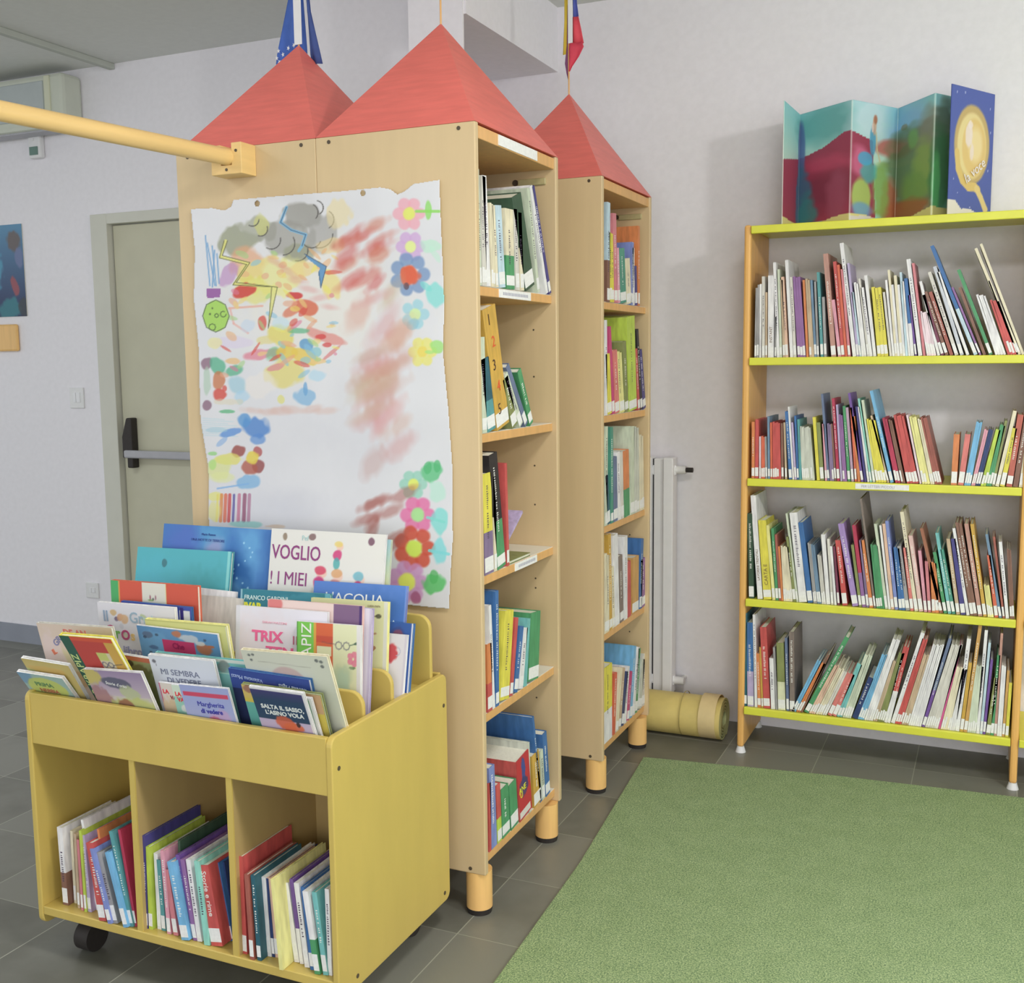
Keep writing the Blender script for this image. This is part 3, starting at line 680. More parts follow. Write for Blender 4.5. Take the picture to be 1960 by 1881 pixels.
R['w4']='''-0.8431 4.022 0.0118 0.36 -0.6 dkteal
-0.8289 4.022 0.0246 0.325 -1.6 blue/lavender
-0.802 4.022 0.0105 0.357 -2.1 white
-0.7903 4.022 0.0128 0.209 -2.6 orange
-0.7763 4.022 0.0075 0.234 -3.0 ochre
-0.7676 4.022 0.0254 0.312 -3.6 red
-0.7403 4.022 0.0161 0.196 -3.0 white
-0.723 4.022 0.008 0.239 -3.6 grey
-0.7138 4.022 0.0286 0.258 -2.5 olive/creamlabel
-0.6829 4.022 0.0102 0.279 -2.5 slate
-0.6709 4.022 0.0193 0.304 -1.6 greybrown
-0.6573 4.022 0.0073 0.223 23.4 skyblue
-0.6493 4.022 0.0073 0.22 23.5 skyblue
-0.6408 4.022 0.0072 0.217 24.2 orange
-0.6329 4.022 0.0072 0.213 24.3 orange
-0.6244 4.022 0.0073 0.248 22.2 brown
-0.6036 4.022 0.0173 0.33 25.1 green
-0.5946 4.022 0.0072 0.212 24.2 peach
-0.5867 4.022 0.0071 0.209 24.2 peach
-0.5789 4.022 0.0072 0.211 23.5 peach
-0.5699 4.022 0.0072 0.2 23.2 cream
-0.5621 4.022 0.0072 0.196 23.3 cream
-0.5544 4.022 0.0072 0.199 22.6 cream
-0.546 4.022 0.0072 0.188 22.3 offwhite
-0.5382 4.022 0.0072 0.185 22.4 offwhite
-0.5199 4.022 0.0154 0.179 21.4 coral
-0.5034 4.022 0.0154 0.176 20.9 coral
-0.4923 4.022 0.0094 0.219 18.1 aqua
-0.4825 4.022 0.0094 0.215 18.0 aqua
-0.4737 4.022 0.0073 0.256 16.6 paleg
-0.466 4.022 0.0073 0.252 16.5 paleg
-0.4584 4.022 0.0073 0.255 16.0 paleg
-0.4508 4.022 0.0073 0.251 16.0 paleg
-0.429 4.022 0.0195 0.167 18.6 navy
-0.4203 4.022 0.0072 0.263 17.2 skyblue
-0.4127 4.022 0.0072 0.26 17.2 skyblue
-0.4052 4.022 0.0072 0.262 16.7 skyblue
-0.397 4.022 0.0072 0.324 16.1 white
-0.3895 4.022 0.0072 0.321 16.0 white
-0.382 4.022 0.0072 0.323 15.7 white
-0.3745 4.022 0.0072 0.32 15.6 white
-0.3664 4.022 0.0072 0.24 14.8 tan
-0.3589 4.022 0.0072 0.237 14.7 tan
-0.3508 4.022 0.0072 0.271 14.1 olive
-0.3434 4.022 0.0072 0.268 14.0 olive
-0.336 4.022 0.0072 0.27 13.6 olive
-0.3247 4.022 0.0104 0.293 11.4 red/white
-0.3142 4.022 0.0104 0.29 11.2 red/white
-0.2988 4.022 0.0143 0.353 15.0 white
-0.2908 4.022 0.0071 0.332 14.3 red
-0.2835 4.022 0.0071 0.328 14.2 red
-0.2761 4.022 0.0071 0.33 13.9 red
-0.2682 4.022 0.0071 0.274 14.0 tan
-0.2609 4.022 0.0071 0.27 13.9 tan
-0.2536 4.022 0.0071 0.273 13.5 tan
-0.2457 4.022 0.0071 0.314 13.4 white
-0.2384 4.022 0.0071 0.31 13.4 white
-0.2311 4.022 0.0071 0.313 13.0 white
-0.2239 4.022 0.0071 0.309 13.0 white
-0.2166 4.022 0.0071 0.312 12.6 white
-0.2094 4.022 0.0071 0.314 12.3 white
-0.1973 4.022 0.011 0.339 13.4 slate/violet
-0.1895 4.022 0.007 0.321 14.0 offwhite
-0.1823 4.022 0.007 0.317 13.9 offwhite
-0.1751 4.022 0.007 0.32 13.6 offwhite
-0.168 4.022 0.007 0.316 13.5 offwhite
-0.1608 4.022 0.007 0.319 13.2 offwhite
-0.1537 4.022 0.007 0.321 12.8 offwhite
-0.1453 4.022 0.0075 0.318 11.1 hotpink
-0.1376 4.022 0.007 0.237 11.1 cream
-0.1305 4.022 0.007 0.234 11.0 cream
-0.1234 4.022 0.007 0.236 10.6 cream
-0.1163 4.022 0.007 0.233 10.5 cream
-0.1096 4.022 0.006 0.229 8.7 white
-0.1035 4.022 0.006 0.225 8.6 white
-0.0975 4.022 0.006 0.228 8.2 white
-0.0828 4.022 0.0141 0.337 4.5 white
-0.0701 4.022 0.012 0.252 4.6 ochre
-0.0576 4.022 0.012 0.388 5.1 gold
-0.05 4.022 0.007 0.246 4.7 paleg
-0.043 4.022 0.007 0.242 4.5 paleg
-0.036 4.022 0.007 0.245 4.2 paleg
-0.0291 4.022 0.0069 0.242 4.0 paleg
-0.0175 4.022 0.0109 0.372 2.1 white
-0.008 4.022 0.0089 0.329 2.7 iceblue
0.0014 4.022 0.0089 0.27 3.2 violet
0.0167 4.022 0.0147 0.206 5.4 olive
0.0281 4.022 0.0108 0.288 2.1 green
0.0375 4.022 0.0088 0.365 1.1 brownpink
0.0459 4.022 0.0078 0.253 1.3 white
0.0537 4.022 0.0078 0.25 1.1 white
0.063 4.022 0.0088 0.237 1.7 gold
0.0748 4.022 0.0107 0.194 1.5 yellow'''
R['a1']='''2.5508 -1.226 0.0109 0.29 -1.5 paleg
2.577 -1.226 0.0132 0.277 0.8 offwhite
2.5903 -1.226 0.0133 0.276 0.3 offwhite
2.5924 -1.226 0.0246 0.279 -4.0 white
2.6216 -1.226 0.0114 0.215 -1.8 cream
2.633 -1.226 0.0115 0.213 -2.3 cream
2.649 -1.226 0.0162 0.211 -4.8 cream
2.6711 -1.226 0.0401 0.214 -6.0 iceblue
2.7161 -1.226 0.0563 0.213 -1.6 cream/green
2.7798 -1.226 0.0252 0.218 -3.4 offwhite
2.8114 -1.226 0.0256 0.212 -3.7 cream
2.8474 -1.226 0.0698 0.262 -20.5 dkgreen
2.9327 -1.226 0.0187 0.293 -13.8 paleg
2.9968 -1.226 0.0186 0.314 -21.3 white
3.0211 -1.226 0.0187 0.318 -22.7 indigo'''
R['a2']='''2.5537 -1.226 0.0289 0.249 -1.9 paleg
2.5872 -1.226 0.0517 0.194 -11.4 dkteal/teal
2.6447 -1.226 0.086 0.328 -14.7 ochre T:digits
2.7449 -1.226 0.039 0.147 -24.5 olive
2.7954 -1.226 0.0275 0.176 -35.4 paleg
2.8344 -1.226 0.0232 0.211 -37.3 slate
2.8675 -1.226 0.0284 0.176 -28.8 green'''
R['a3']='''2.5569 -1.226 0.0572 0.271 -1.9 yellow/greypurple
2.6168 -1.226 0.0164 0.26 -0.8 cream
2.638 -1.226 0.0547 0.32 -8.9 black/green
2.6986 -1.226 0.016 0.287 -1.8 red'''
R['a4']='''2.5907 -1.226 0.0301 0.188 0.2 orange/red
2.5934 -1.226 0.0164 0.291 -3.4 white
2.6338 -1.226 0.0214 0.322 1.0 blue
2.7 -1.226 0.0629 0.249 9.1 yellow
2.7257 -1.226 0.0221 0.221 12.2 red
2.7592 -1.226 0.0272 0.189 15.5 blue
2.7987 -1.226 0.0306 0.176 13.3 white
2.827 -1.226 0.0237 0.197 9.3 aqua
2.9141 -1.226 0.0798 0.202 6.1 green'''
R['a5']='''2.5724 -1.226 0.0149 0.195 0.5 red
2.5748 -1.226 0.0367 0.236 -2.7 periw
2.6153 -1.226 0.0287 0.171 -2.8 red/lime
2.6477 -1.226 0.0521 0.147 -3.3 green
2.7075 -1.226 0.0538 0.139 -6.3 green
2.7683 -1.226 0.0955 0.191 -7.4 red T:ANE
2.8387 -1.226 0.0151 0.218 -2.5 palegrey
2.877 -1.226 0.0568 0.167 -6.0 ochre
2.9239 -1.226 0.0129 0.29 -11.5 blue
2.9399 -1.226 0.0239 0.161 -5.8 paleg
2.9695 -1.226 0.035 0.208 -7.6 blue'''
R['c1']='''3.5329 -1.213 0.0301 0.327 0.7 iceblue/brown
3.5367 -1.213 0.021 0.23 -2.4 yellow
3.5578 -1.213 0.0212 0.228 -3.2 yellow
3.5829 -1.213 0.0353 0.298 -3.4 rose
3.6222 -1.213 0.0238 0.187 -5.0 pink
3.6501 -1.213 0.0648 0.187 -7.0 seagreen
3.7196 -1.213 0.0542 0.158 -7.8 cream
3.7829 -1.213 0.0212 0.221 3.4 periw
3.7872 -1.213 0.0215 0.202 -1.7 white
3.813 -1.213 0.0304 0.14 -5.8 indigo
3.848 -1.213 0.0222 0.285 -0.6 orange'''
R['c2']='''3.4874 -1.213 0.0208 0.319 -0.6 white
3.512 -1.213 0.0459 0.205 -6.8 yellow
3.5601 -1.213 0.0272 0.299 -8.1 magenta
3.5915 -1.213 0.0476 0.218 -7.3 coral
3.6435 -1.213 0.0262 0.215 -8.8 paleyel
3.6701 -1.213 0.0264 0.211 -10.1 paleyel
3.7011 -1.213 0.0417 0.25 -7.4 olive
3.7474 -1.213 0.0954 0.337 -5.4 lime
3.8521 -1.213 0.0266 0.226 -9.5 red
3.8836 -1.213 0.0269 0.298 -10.9 black
3.9155 -1.213 0.0361 0.223 -13.6 indigo'''
R['c3']='''3.5079 -1.213 0.0248 0.34 0.7 paleg
3.5098 -1.213 0.0308 0.173 -7.5 dkteal
3.5448 -1.213 0.0276 0.334 -0.7 seagreen
3.5763 -1.213 0.0442 0.228 -2.6 slate
3.6246 -1.213 0.0307 0.243 -3.5 white
3.6594 -1.213 0.0312 0.241 -3.7 offwhite
3.6949 -1.213 0.0639 0.241 -3.3 orange/green
3.8071 -1.213 0.0439 0.323 0.3 paleg
3.8114 -1.213 0.0313 0.32 -1.3 palegrey
3.8427 -1.213 0.0317 0.314 -2.3 palegrey
3.879 -1.213 0.0276 0.286 -2.5 cream
3.9066 -1.213 0.0279 0.28 -3.5 cream'''
R['c4']='''3.5038 -1.213 0.0251 0.28 0.1 cream
3.5038 -1.213 0.0254 0.272 -0.7 cream
3.5331 -1.213 0.0277 0.342 -2.6 ochre
3.5649 -1.213 0.0261 0.221 -4.2 cream
3.5951 -1.213 0.0492 0.331 -4.3 white
3.6485 -1.213 0.0419 0.246 -4.1 greybrown
3.6948 -1.213 0.0386 0.308 -0.3 white
3.7377 -1.213 0.0394 0.208 -2.2 red
3.865 -1.213 0.0813 0.212 0.7 gold
3.9042 -1.213 0.0324 0.267 4.8 blue
3.9018 -1.213 0.0615 0.187 -3.6 purple'''
R['c5']='''3.5573 -1.213 0.0986 0.272 0.1 yellow/white
3.5898 -1.213 0.0284 0.223 6.2 redorange
3.6229 -1.213 0.0282 0.228 13.5 cream
3.6543 -1.213 0.0286 0.22 13.5 tan
3.6862 -1.213 0.0287 0.198 15.9 navy
3.7164 -1.213 0.0275 0.21 12.0 white
3.7515 -1.213 0.03 0.182 12.8 magenta
3.787 -1.213 0.0307 0.268 11.0 skyblue
3.8209 -1.213 0.0286 0.255 13.8 white
3.8507 -1.213 0.0271 0.244 10.2 green
3.902 -1.213 0.0452 0.188 15.0 palegrey
3.9448 -1.213 0.0379 0.205 7.1 offwhite'''
R['t1']='''-2.1223 1.9192 0.0187 0.205 -1.5 white/brown
-2.094 1.9356 0.0085 0.193 0.2 cream
-2.0655 1.9197 0.0084 0.197 0.3 tan
-2.057 1.915 0.0083 0.186 -0.5 rose
-2.0439 1.9127 0.0083 0.212 -0.8 lime
-2.0355 1.9163 0.0121 0.2 -2.5 lavender
-2.0216 1.9299 0.0086 0.234 -8.6 white
-1.9759 1.8934 0.0235 0.198 -8.4 red
-1.9444 1.8899 0.0142 0.19 -13.9 periw
-1.9647 1.9191 0.0071 0.224 -7.3 orange
-1.9346 1.8958 0.0178 0.18 -13.2 grey
-1.8965 1.8916 0.0157 0.189 -14.3 skyblue
-1.8851 1.9001 0.0136 0.24 -12.0 teal
-1.8757 1.9059 0.0091 0.243 -8.5 crimson'''
R['t2']='''-1.8369 1.9101 0.0102 0.237 1.4 indigo
-1.8226 1.911 0.0127 0.21 1.0 lime
-1.8154 1.9194 0.0127 0.193 -0.0 white
-1.8001 1.9177 0.0126 0.179 -1.9 teal
-1.7779 1.9109 0.0125 0.208 -2.5 pink
-1.7584 1.9112 0.0148 0.164 -7.2 rose
-1.7589 1.9401 0.0075 0.227 2.2 dkgreen
-1.7254 1.9013 0.0241 0.192 -10.0 skyblue
-1.7135 1.9143 0.0121 0.206 -8.4 violet
-1.6985 1.9108 0.0121 0.199 -8.2 purple
-1.6872 1.9117 0.0145 0.201 -6.7 white
-1.6613 1.9051 0.0167 0.205 -5.4 mint
-1.6431 1.909 0.0352 0.196 -9.7 red T:Storie.e.rime
-1.6249 1.9361 0.0094 0.193 -9.7 purple
-1.6193 1.9424 0.0141 0.192 -9.8 blue
-1.6165 1.9553 0.0095 0.189 -7.9 navy'''
R['t3']='''-1.554 1.9107 0.0137 0.237 -0.4 red T:.......
-1.5221 1.8964 0.0122 0.205 -1.9 brick
-1.5043 1.9 0.0122 0.204 -2.7 dkteal
-1.4954 1.9236 0.0134 0.191 -2.4 white
-1.4817 1.9254 0.0085 0.189 -3.4 navy
-1.4737 1.9268 0.0097 0.191 -4.6 peach
-1.4341 1.8874 0.0107 0.213 -4.1 paleyel
-1.4215 1.9274 0.0142 0.188 -7.0 white
-1.4055 1.9264 0.0106 0.2 -6.1 violet/white
-1.3872 1.9188 0.014 0.198 -6.4 white
-1.3694 1.9149 0.0105 0.194 -5.6 blue
-1.3505 1.9041 0.016 0.192 -7.7 white/green
-1.3307 1.9088 0.0137 0.192 -7.1 aqua
-1.3209 1.9129 0.0115 0.203 -0.4 white'''

CN = dict(white='white', offwhite='off-white', palegrey='pale grey', silver='silver grey', paleg='pale green', iceblue='pale blue', steel='steel blue',
 brownpink='pinkish brown', redorange='orange-red', pinkwhite='pinkish white', wine='dark wine-red', brick='brick red', slate='slate blue', mauve='mauve',
 skyblue='sky blue', paleyel='pale yellow', brickred='brick red', dkgreen='dark green', greypurple='grey-purple', greybrown='grey-brown', periw='periwinkle blue',
 rosec='pale rose', redolive='rusty brown', aqua='aqua', seagreen='sea green', dkteal='dark teal', hotpink='hot pink', crimson='crimson', lime='lime green', navy='navy blue')
def cname(c):
    a = c.split('/'); n = CN.get(a[0], a[0])
    return n if len(a) == 1 else n+' and '+CN.get(a[1], a[1])
ROWN = {'w1': ('top book row of the yellow bookcase','left'), 'w2': ('second book row of the yellow bookcase','left'), 'w3': ('third book row of the yellow bookcase','left'),
 'w4': ('bottom book row of the yellow bookcase','left'), 'a1': ('top shelf of the front tower','left'), 'a2': ('second shelf of the front tower','left'), 'a3': ('third shelf of the front tower','left'),
 'a4': ('fourth shelf of the front tower','left'), 'a5': ('bottom shelf of the front tower','left'), 'c1': ('top shelf of the rear tower','left'), 'c2': ('second shelf of the rear tower','left'),
 'c3': ('third shelf of the rear tower','left'), 'c4': ('fourth shelf of the rear tower','left'), 'c5': ('bottom shelf of the rear tower','left'),
 't1': ('left cubby of the trolley','left'), 't2': ('middle cubby of the trolley','left'), 't3': ('right cubby of the trolley','left')}
def ordn(n):
    s = {1:'first',2:'second',3:'third',4:'fourth',5:'fifth',6:'sixth',7:'seventh',8:'eighth',9:'ninth',10:'tenth'}
    return s.get(n) or '%d%s' % (n, 'th' if 10 <= n % 100 <= 20 else {1:'st',2:'nd',3:'rd'}.get(n % 10, 'th'))
ZF = {'w1':1.4995,'w2':1.0563,'w3':.6022,'w4':.1834,'a1':1.6915,'a2':1.3115,'a3':.9335,'a4':.5565,'a5':.1635,'c1':1.6915,'c2':1.3115,'c3':.9335,'c4':.5565,'c5':.1635,'t1':.1392,'t2':.1392,'t3':.1392}
GAP = {'w1':.46,'w2':.43,'w3':.445,'w4':.40}
ALL = []
for key, tx in R.items():
    rows = []
    for i, ln in enumerate(tx.strip().split('\n')):
        a = ln.split(); rows.append([float(q) for q in a[:5]]+[a[5], a[6] if len(a) > 6 else ''])
    for i, (p, pl, wd, h, ang, c, tg) in enumerate(rows):
        sc = 4.0 if key[0] == 'w' else (3.0 if key[0] == 'a' else 3.8 if key[0] == 'c' else 2.4)
        per = {'w':1.0,'a':.45,'c':.5,'t':1.0}[key[0]]
        ALL.append(dict(key=key, i=i, n=len(rows), p=p, pl=pl, w=max(wd,.004), h=h, ang=ang, c=c, tag=tg, size=wd*h*per/sc**2,
            prev=rows[i-1][5] if i else None, next=rows[i+1][5] if i < len(rows)-1 else None))
ALL.sort(key=lambda b: -b['size'])
NIND = 266
def book_parts(b):
    """meshes in local coordinates: spine plane y=0, thickness along +x, depth +y"""
    wd, h = b['w']*.94, b['h']; a = math.radians(b['ang']); key = b['key'][0]
    d = {'w': .175, 'a': .21, 'c': .20, 't': .20}[key]; r = random.Random(b['i']*31+ord(b['key'][1])); d *= .9+.2*r.random()
    if h > .33: d = min(d*1.25, .29 if key != 't' else .24)
    t = .0022 if wd > .009 else .0012; x0 = 0 if b['ang'] <= 0 else -wd; x1 = x0+wd
    cs = b['c'].split('/'); zz = [0, h] if len(cs) == 1 else [0, h*.42, h]; cs = cs[::-1]
    cov = MB()
    for k in range(len(zz)-1):
        cov.box(x0,0,zz[k],x1,t,zz[k+1],k); cov.box(x0,t,zz[k],x0+t,d,zz[k+1],k); cov.box(x1-t,t,zz[k],x1,d,zz[k+1],k)
    pg = MB().box(x0+t,t,.003,x1-t,d-.003,h-.003)
    lab = MB().box(x0+.0004,-.0005,.006+r.random()*.004,x1-.0004,0,.036+r.random()*.012) if r.random() < .87 else None
    tt = None
    if wd > .0095 and not b['tag'] and r.random() < .75 and cs[0] not in ('palegrey',):
        tt = MB(); z = h*(.30+.1*r.random()); e = h*(.7+.2*r.random()); hw = min(wd*.2,.005)
        while z < e:
            l = .003+r.random()*.004; tt.box((x0+x1)/2-hw,-.0004,z,(x0+x1)/2+hw*(r.random()*.8+.1),0,z+l*.45)
            z += l*(1 if r.random() > .16 else 2)
    if key in 'ac': z_ax = math.pi/2; loc = (b['pl'], b['p'], ZF[b['key']])
    else: z_ax = 0; loc = (b['p'], b['pl'], ZF[b['key']])
    rot = Matrix.Rotation(z_ax, 4, 'Z') @ Matrix.Rotation(a, 4, 'Y')
    return cov, cs, pg, lab, tt, Matrix.Translation(loc) @ rot, (x0,x1,h,d)
LIGHT = ('white','offwhite','cream','paleyel','paleg','palegrey','yellow','iceblue','pinkwhite','peach','silver','mint','lime','grey')
GRP = {'w':'books in the yellow-shelved bookcase','a':'books in the front tower','c':'books in the rear tower','t':'books in the trolley cubbies'}
SEEN = set()
for b in ALL[:NIND]:
    cov, cs, pg, lab, tt, MX, (x0,x1,h,d) = book_parts(b)
    o = cov.build('book', [bookmat(c) for c in cs]); o.matrix_world = MX
    pg.build('pages', PAGES, o)
    if lab: lab.build('spine_label', STICK, o)
    if tt: tt.build('spine_title', inkm((70,60,80)) if cs[-1] in LIGHT else inkm((215,212,205)), o)
    wn = 'thick ' if b['w'] > .03 else 'slim ' if b['w'] < .012 else ''
    hn = 'tall ' if b['h'] > .30 else 'short ' if b['h'] < .21 else ''
    rn, sd = ROWN[b['key']]; k = b['i']+1
    pos = 'leftmost' if k == 1 else 'rightmost' if k == b['n'] else ordn(k)+' from the left'
    ln = 'leaning ' if abs(b['ang']) > 17 else ''
    lb = '%s%s%s%s book, %s on the %s' % (hn, wn, ln, cname(b['c']), pos, rn.replace('of the yellow','of yellow').replace('of the trolley','of trolley').replace('of the front','of front').replace('of the rear','of rear'))
    if b['key'][0] == 't': lb = lb.replace(' on the ', ' in the ')
    lb = ' '.join(lb.split()[:16]); assert lb not in SEEN, lb; SEEN.add(lb)
    tag(o, lb, 'book', GRP[b['key'][0]])
    tg = b['tag']
    if tg.startswith('T:') and tg[2:] not in ('digits','ANE','.......'):
        s = tg[2:].replace('.',' '); m = inkm((225,215,205)) if s.startswith('Storie') else inkm((110,90,60))
        L_ = .75*h; sz = min((x1-x0)*.62, L_/(len(s)*.6)); up_ = s.startswith(('LAV','CARTA','INST'))
        text('spine_title', s, sz, m, o, ((x0+x1)/2+(sz*.33 if up_ else -sz*.33), -.0006, h*.18 if up_ else h*.93), (math.pi/2,(-math.pi/2 if up_ else math.pi/2),0), xs=1.1)
    elif tg == 'T:digits':
        for q, s in enumerate('12345'):
            text('digit', s, .042, inkm(((70,50,40),(190,80,50))[q % 2]), o, ((x0+x1)/2-.02+.012*(q % 2), -.0006, h*(.86-.185*q)))
    elif tg == 'T:ANE':
        bl = Canvas(x1-x0, h, 40, 120, (190,50,55), 5); bl.blob((x1-x0)*.5, h*.25, .014, h*.22, (45,80,160)); bl.blob((x1-x0)*.45, h*.5, .03, .03, (60,60,110)); bl.rect(0.004,h*.86,x1-x0-.01,h*.97,(205,200,195))
        bl.sheet('spine_picture', lambda u,v: (u+x0, u*0-.0006, h-v), o)
        text('spine_title', 'ANE', .026, inkm((215,205,60)), o, (x0+.006,-.0012,h*.44)); text('spine_title', 'U', .026, inkm((215,205,60)), o, (x0+.012,-.0012,h*.36))
# the remaining thin volumes between them
st = MB(); mats = []; ix = {}
def midx(m):
    if m.name not in ix: ix[m.name] = len(mats); mats.append(m)
    return ix[m.name]
for b in ALL[NIND:]:
    cov, cs, pg, lab, tt, MX, _ = book_parts(b)
    for part, ms in ((cov,[bookmat(c) for c in cs]),(pg,[PAGES])) + (((lab,[STICK]),) if lab else ()):
        n = len(st.v); st.v += [tuple(MX @ Vector(v)) for v in part.v]; st.f += [tuple(i+n for i in f) for f in part.f]; st.m += [midx(ms[k]) for k in part.m]
tag(st.build('thin_books', mats), 'thin books of many colours packed between the larger ones on the shelves', 'books', kind='stuff')
# two books lying on the third shelf of the front tower
def flatbook(label, loc, rz, tilt, wd, dp, th, c):
    o = MB().box(0,0,0,wd,dp,.002).box(0,0,th-.002,wd,dp,th).box(0,0,.002,.002,dp,th-.002).build('book', bookmat(c)); o.location = loc; o.rotation_euler = (tilt,0,rz)
    MB().box(.002,.003,.002,wd-.003,dp-.003,th-.002).build('pages', PAGES, o); tag(o, label, 'book', GRP['a']); return o
flatbook('thin olive book lying flat on the third shelf of the front tower', (-1.40,2.70,.9342), 0, 0, .17, .17, .010, 'olive')
flatbook('lavender book leaning at a low slant on the flat olive one', (-1.42,2.668,.950), 0, math.radians(33), .18, .21, .007, 'lavender')
CVT = {'prima': (-2.1847, 1.9855, 0.589, 0.1499, 0.1952, 33.5, -0.2), 'ochre': (-2.1705, 1.9888, 0.589, 0.1527, 0.2301, 29.5, -1.7), 'bear': (-1.953, 1.9546, 0.589, 0.1807, 0.2061, 21.0, 3.7), 'krapiz': (-2.0033, 2.0022, 0.589, 0.1658, 0.3087, 27.2, 2.7), 'beige': (-2.1652, 1.9936, 0.589, 0.2475, 0.2774, 11.0, 2.4), 'margh': (-1.68, 1.9402, 0.589, 0.1404, 0.1902, 14.8, 2.4), 'lava': (-1.7204, 1.9466, 0.589, 0.1335, 0.1776, 12.0, 2.0), 'la': (-1.7701, 1.9596, 0.589, 0.1447, 0.1751, 13.0, 1.3), 'mi': (-1.795, 1.9777, 0.589, 0.1914, 0.2419, 14.0, 1.3), 'tealb': (-1.8032, 1.9916, 0.589, 0.2632, 0.2356, 10.0, 1.1), 'salta': (-1.4741, 1.9547, 0.589, 0.1425, 0.2251, 21.5, 0.2), 'greenw': (-1.4685, 1.9602, 0.589, 0.1436, 0.2011, 19.0, 0.9), 'yellow': (-1.524, 1.9701, 0.589, 0.2106, 0.2096, 18.0, -0.5), 'navy': (-1.5678, 1.9808, 0.589, 0.2203, 0.2381, 16.0, -0.9), 'cream': (-1.5123, 1.9991, 0.589, 0.2298, 0.2913, 18.0, 2.1), 'gphoto': (-1.9377, 2.0086, 0.589, 0.1216, 0.2157, 12.0, -1.5), 'che': (-1.9539, 2.0951, 0.619, 0.2523, 0.2366, 11.5, -0.1), 'yelb': (-1.9315, 2.0963, 0.619, 0.2545, 0.2487, 8.2, 1.4), 'grande': (-2.1158, 2.1, 0.619, 0.254, 0.269, 2.5, 1.1), 'blue22': (-2.0614, 2.118, 0.619, 0.2294, 0.2717, 1.0, 0.3), 'flag': (-2.1194, 2.135, 0.619, 0.2878, 0.3161, -1.5, 1.0), 'lapiz': (-1.502, 2.078, 0.619, 0.177, 0.2701, -5.8, 1.5), 'trixi': (-1.6969, 2.092, 0.619, 0.2664, 0.2893, -6.5, 1.0), 'pink': (-1.6151, 2.106, 0.619, 0.2703, 0.3082, -7.0, 0.9), 'white26': (-1.5571, 2.12, 0.619, 0.2249, 0.305, -7.0, -0.1), 'franco': (-1.7842, 2.222, 0.679, 0.2754, 0.238, -8.5, 1.6), 'ygreen': (-1.5476, 2.197, 0.679, 0.2212, 0.2391, -8.5, 1.6), 'white31': (-1.4859, 2.215, 0.679, 0.1958, 0.1624, -13.0, 0.7), 'blue32': (-1.4976, 2.229, 0.679, 0.2147, 0.1861, -13.0, 0.9), 'acqua': (-1.5878, 2.245, 0.679, 0.2726, 0.27, -13.0, 1.2), 'teal': (-2.1833, 2.25, 0.679, 0.3251, 0.3207, -12.0, 1.0), 'white33': (-1.9364, 2.228, 0.679, 0.121, 0.2286, -9.0, -0.9), 'white34': (-1.9218, 2.212, 0.679, 0.1435, 0.2145, -9.0, 0.1), 'bigblue': (-2.13, 2.292, 0.679, 0.3777, 0.3823, -10.5, 0.2), 'voglio': (-1.751, 2.278, 0.679, 0.3496, 0.3905, -10.5, 0.4), 'vogback': (-1.6323, 2.292, 0.679, 0.2402, 0.3757, -11.0, 0.7)}

# ------------------------------------------------------------------ big picture books facing forward in the trolley bins
def cover_book(spec, label, cv, thick=.009, back='white', texts=(), group='picture books in the trolley bins', edge=None):
    x0, yb, zb, wd, h, th, ro = spec
    MX = Matrix.Translation((x0,yb,zb)) @ Matrix.Rotation(math.radians(th),4,'X') @ Matrix.Rotation(-math.radians(ro),4,'Y')
    t = .002
    o = MB().box(0,0,0,wd,t,h).box(0,thick-t,0,wd,thick,h).box(0,t,0,t,thick-t,h).build('picture_book', bookmat(back), bevel=0); o.matrix_world = MX
    MB().box(t,t,.003,wd-.004,thick-t,h-.004).build('pages', PAGES, o)
    if cv: cv.sheet('cover_picture', lambda u,v: (u, u*0-.0006, h-v), o)
    for s, sz, rgb, u, v, *rest in texts:
        k = dict(xs=1.0, bold=0.0); rotz = 0
        for r_ in rest:
            if isinstance(r_, dict): k.update(r_)
        rt_ = k.pop('rot', 0); text('cover_title', s, sz, inkm(rgb), o, (u,-.0012,h-v), (math.pi/2,-math.radians(rt_),0), **k)
    tag(o, label, 'picture book', group); return o
def CVS(spec, base, seed=1, res=.0022): return Canvas(spec[3], spec[4], max(int(spec[3]/res),8), max(int(spec[4]/res),8), base, seed)
# --- front bin
S = CVT['prima']; c = CVS(S,(150,180,175),2); W,H = S[3],S[4]
c.blob(W*.1,.01,.03,.03,(110,150,185)); c.blob(W*.5,H*.25,W*.42,H*.2,(190,200,90),soft=.1,rough=.1); c.blob(W*.8,H*.44,.02,.012,(120,60,60)); c.blob(W*.3,H*.48,.05,.02,(120,180,150))
cover_book(S,'green and blue picture book leaning over the trolley front, lowest at left',c,texts=(('PRIMA',.021,(95,130,95),W*.26,H*.22),('NEBBIA',.019,(165,95,80),W*.28,H*.33)))
S = CVT['ochre']; c = CVS(S,(192,172,100),3); c.blob(.03,.05,.06,.02,(170,185,120)); c.blob(.1,.09,.03,.05,(150,170,95)); c.blob(.07,.03,.06,.012,(200,165,90)); c.blob(.06,.16,.06,.03,(170,175,120))
cover_book(S,'ochre yellow picture book behind the green and blue one at far left',c)
S = CVT['bear']; c = CVS(S,(190,185,180),4); W,H = S[3],S[4]
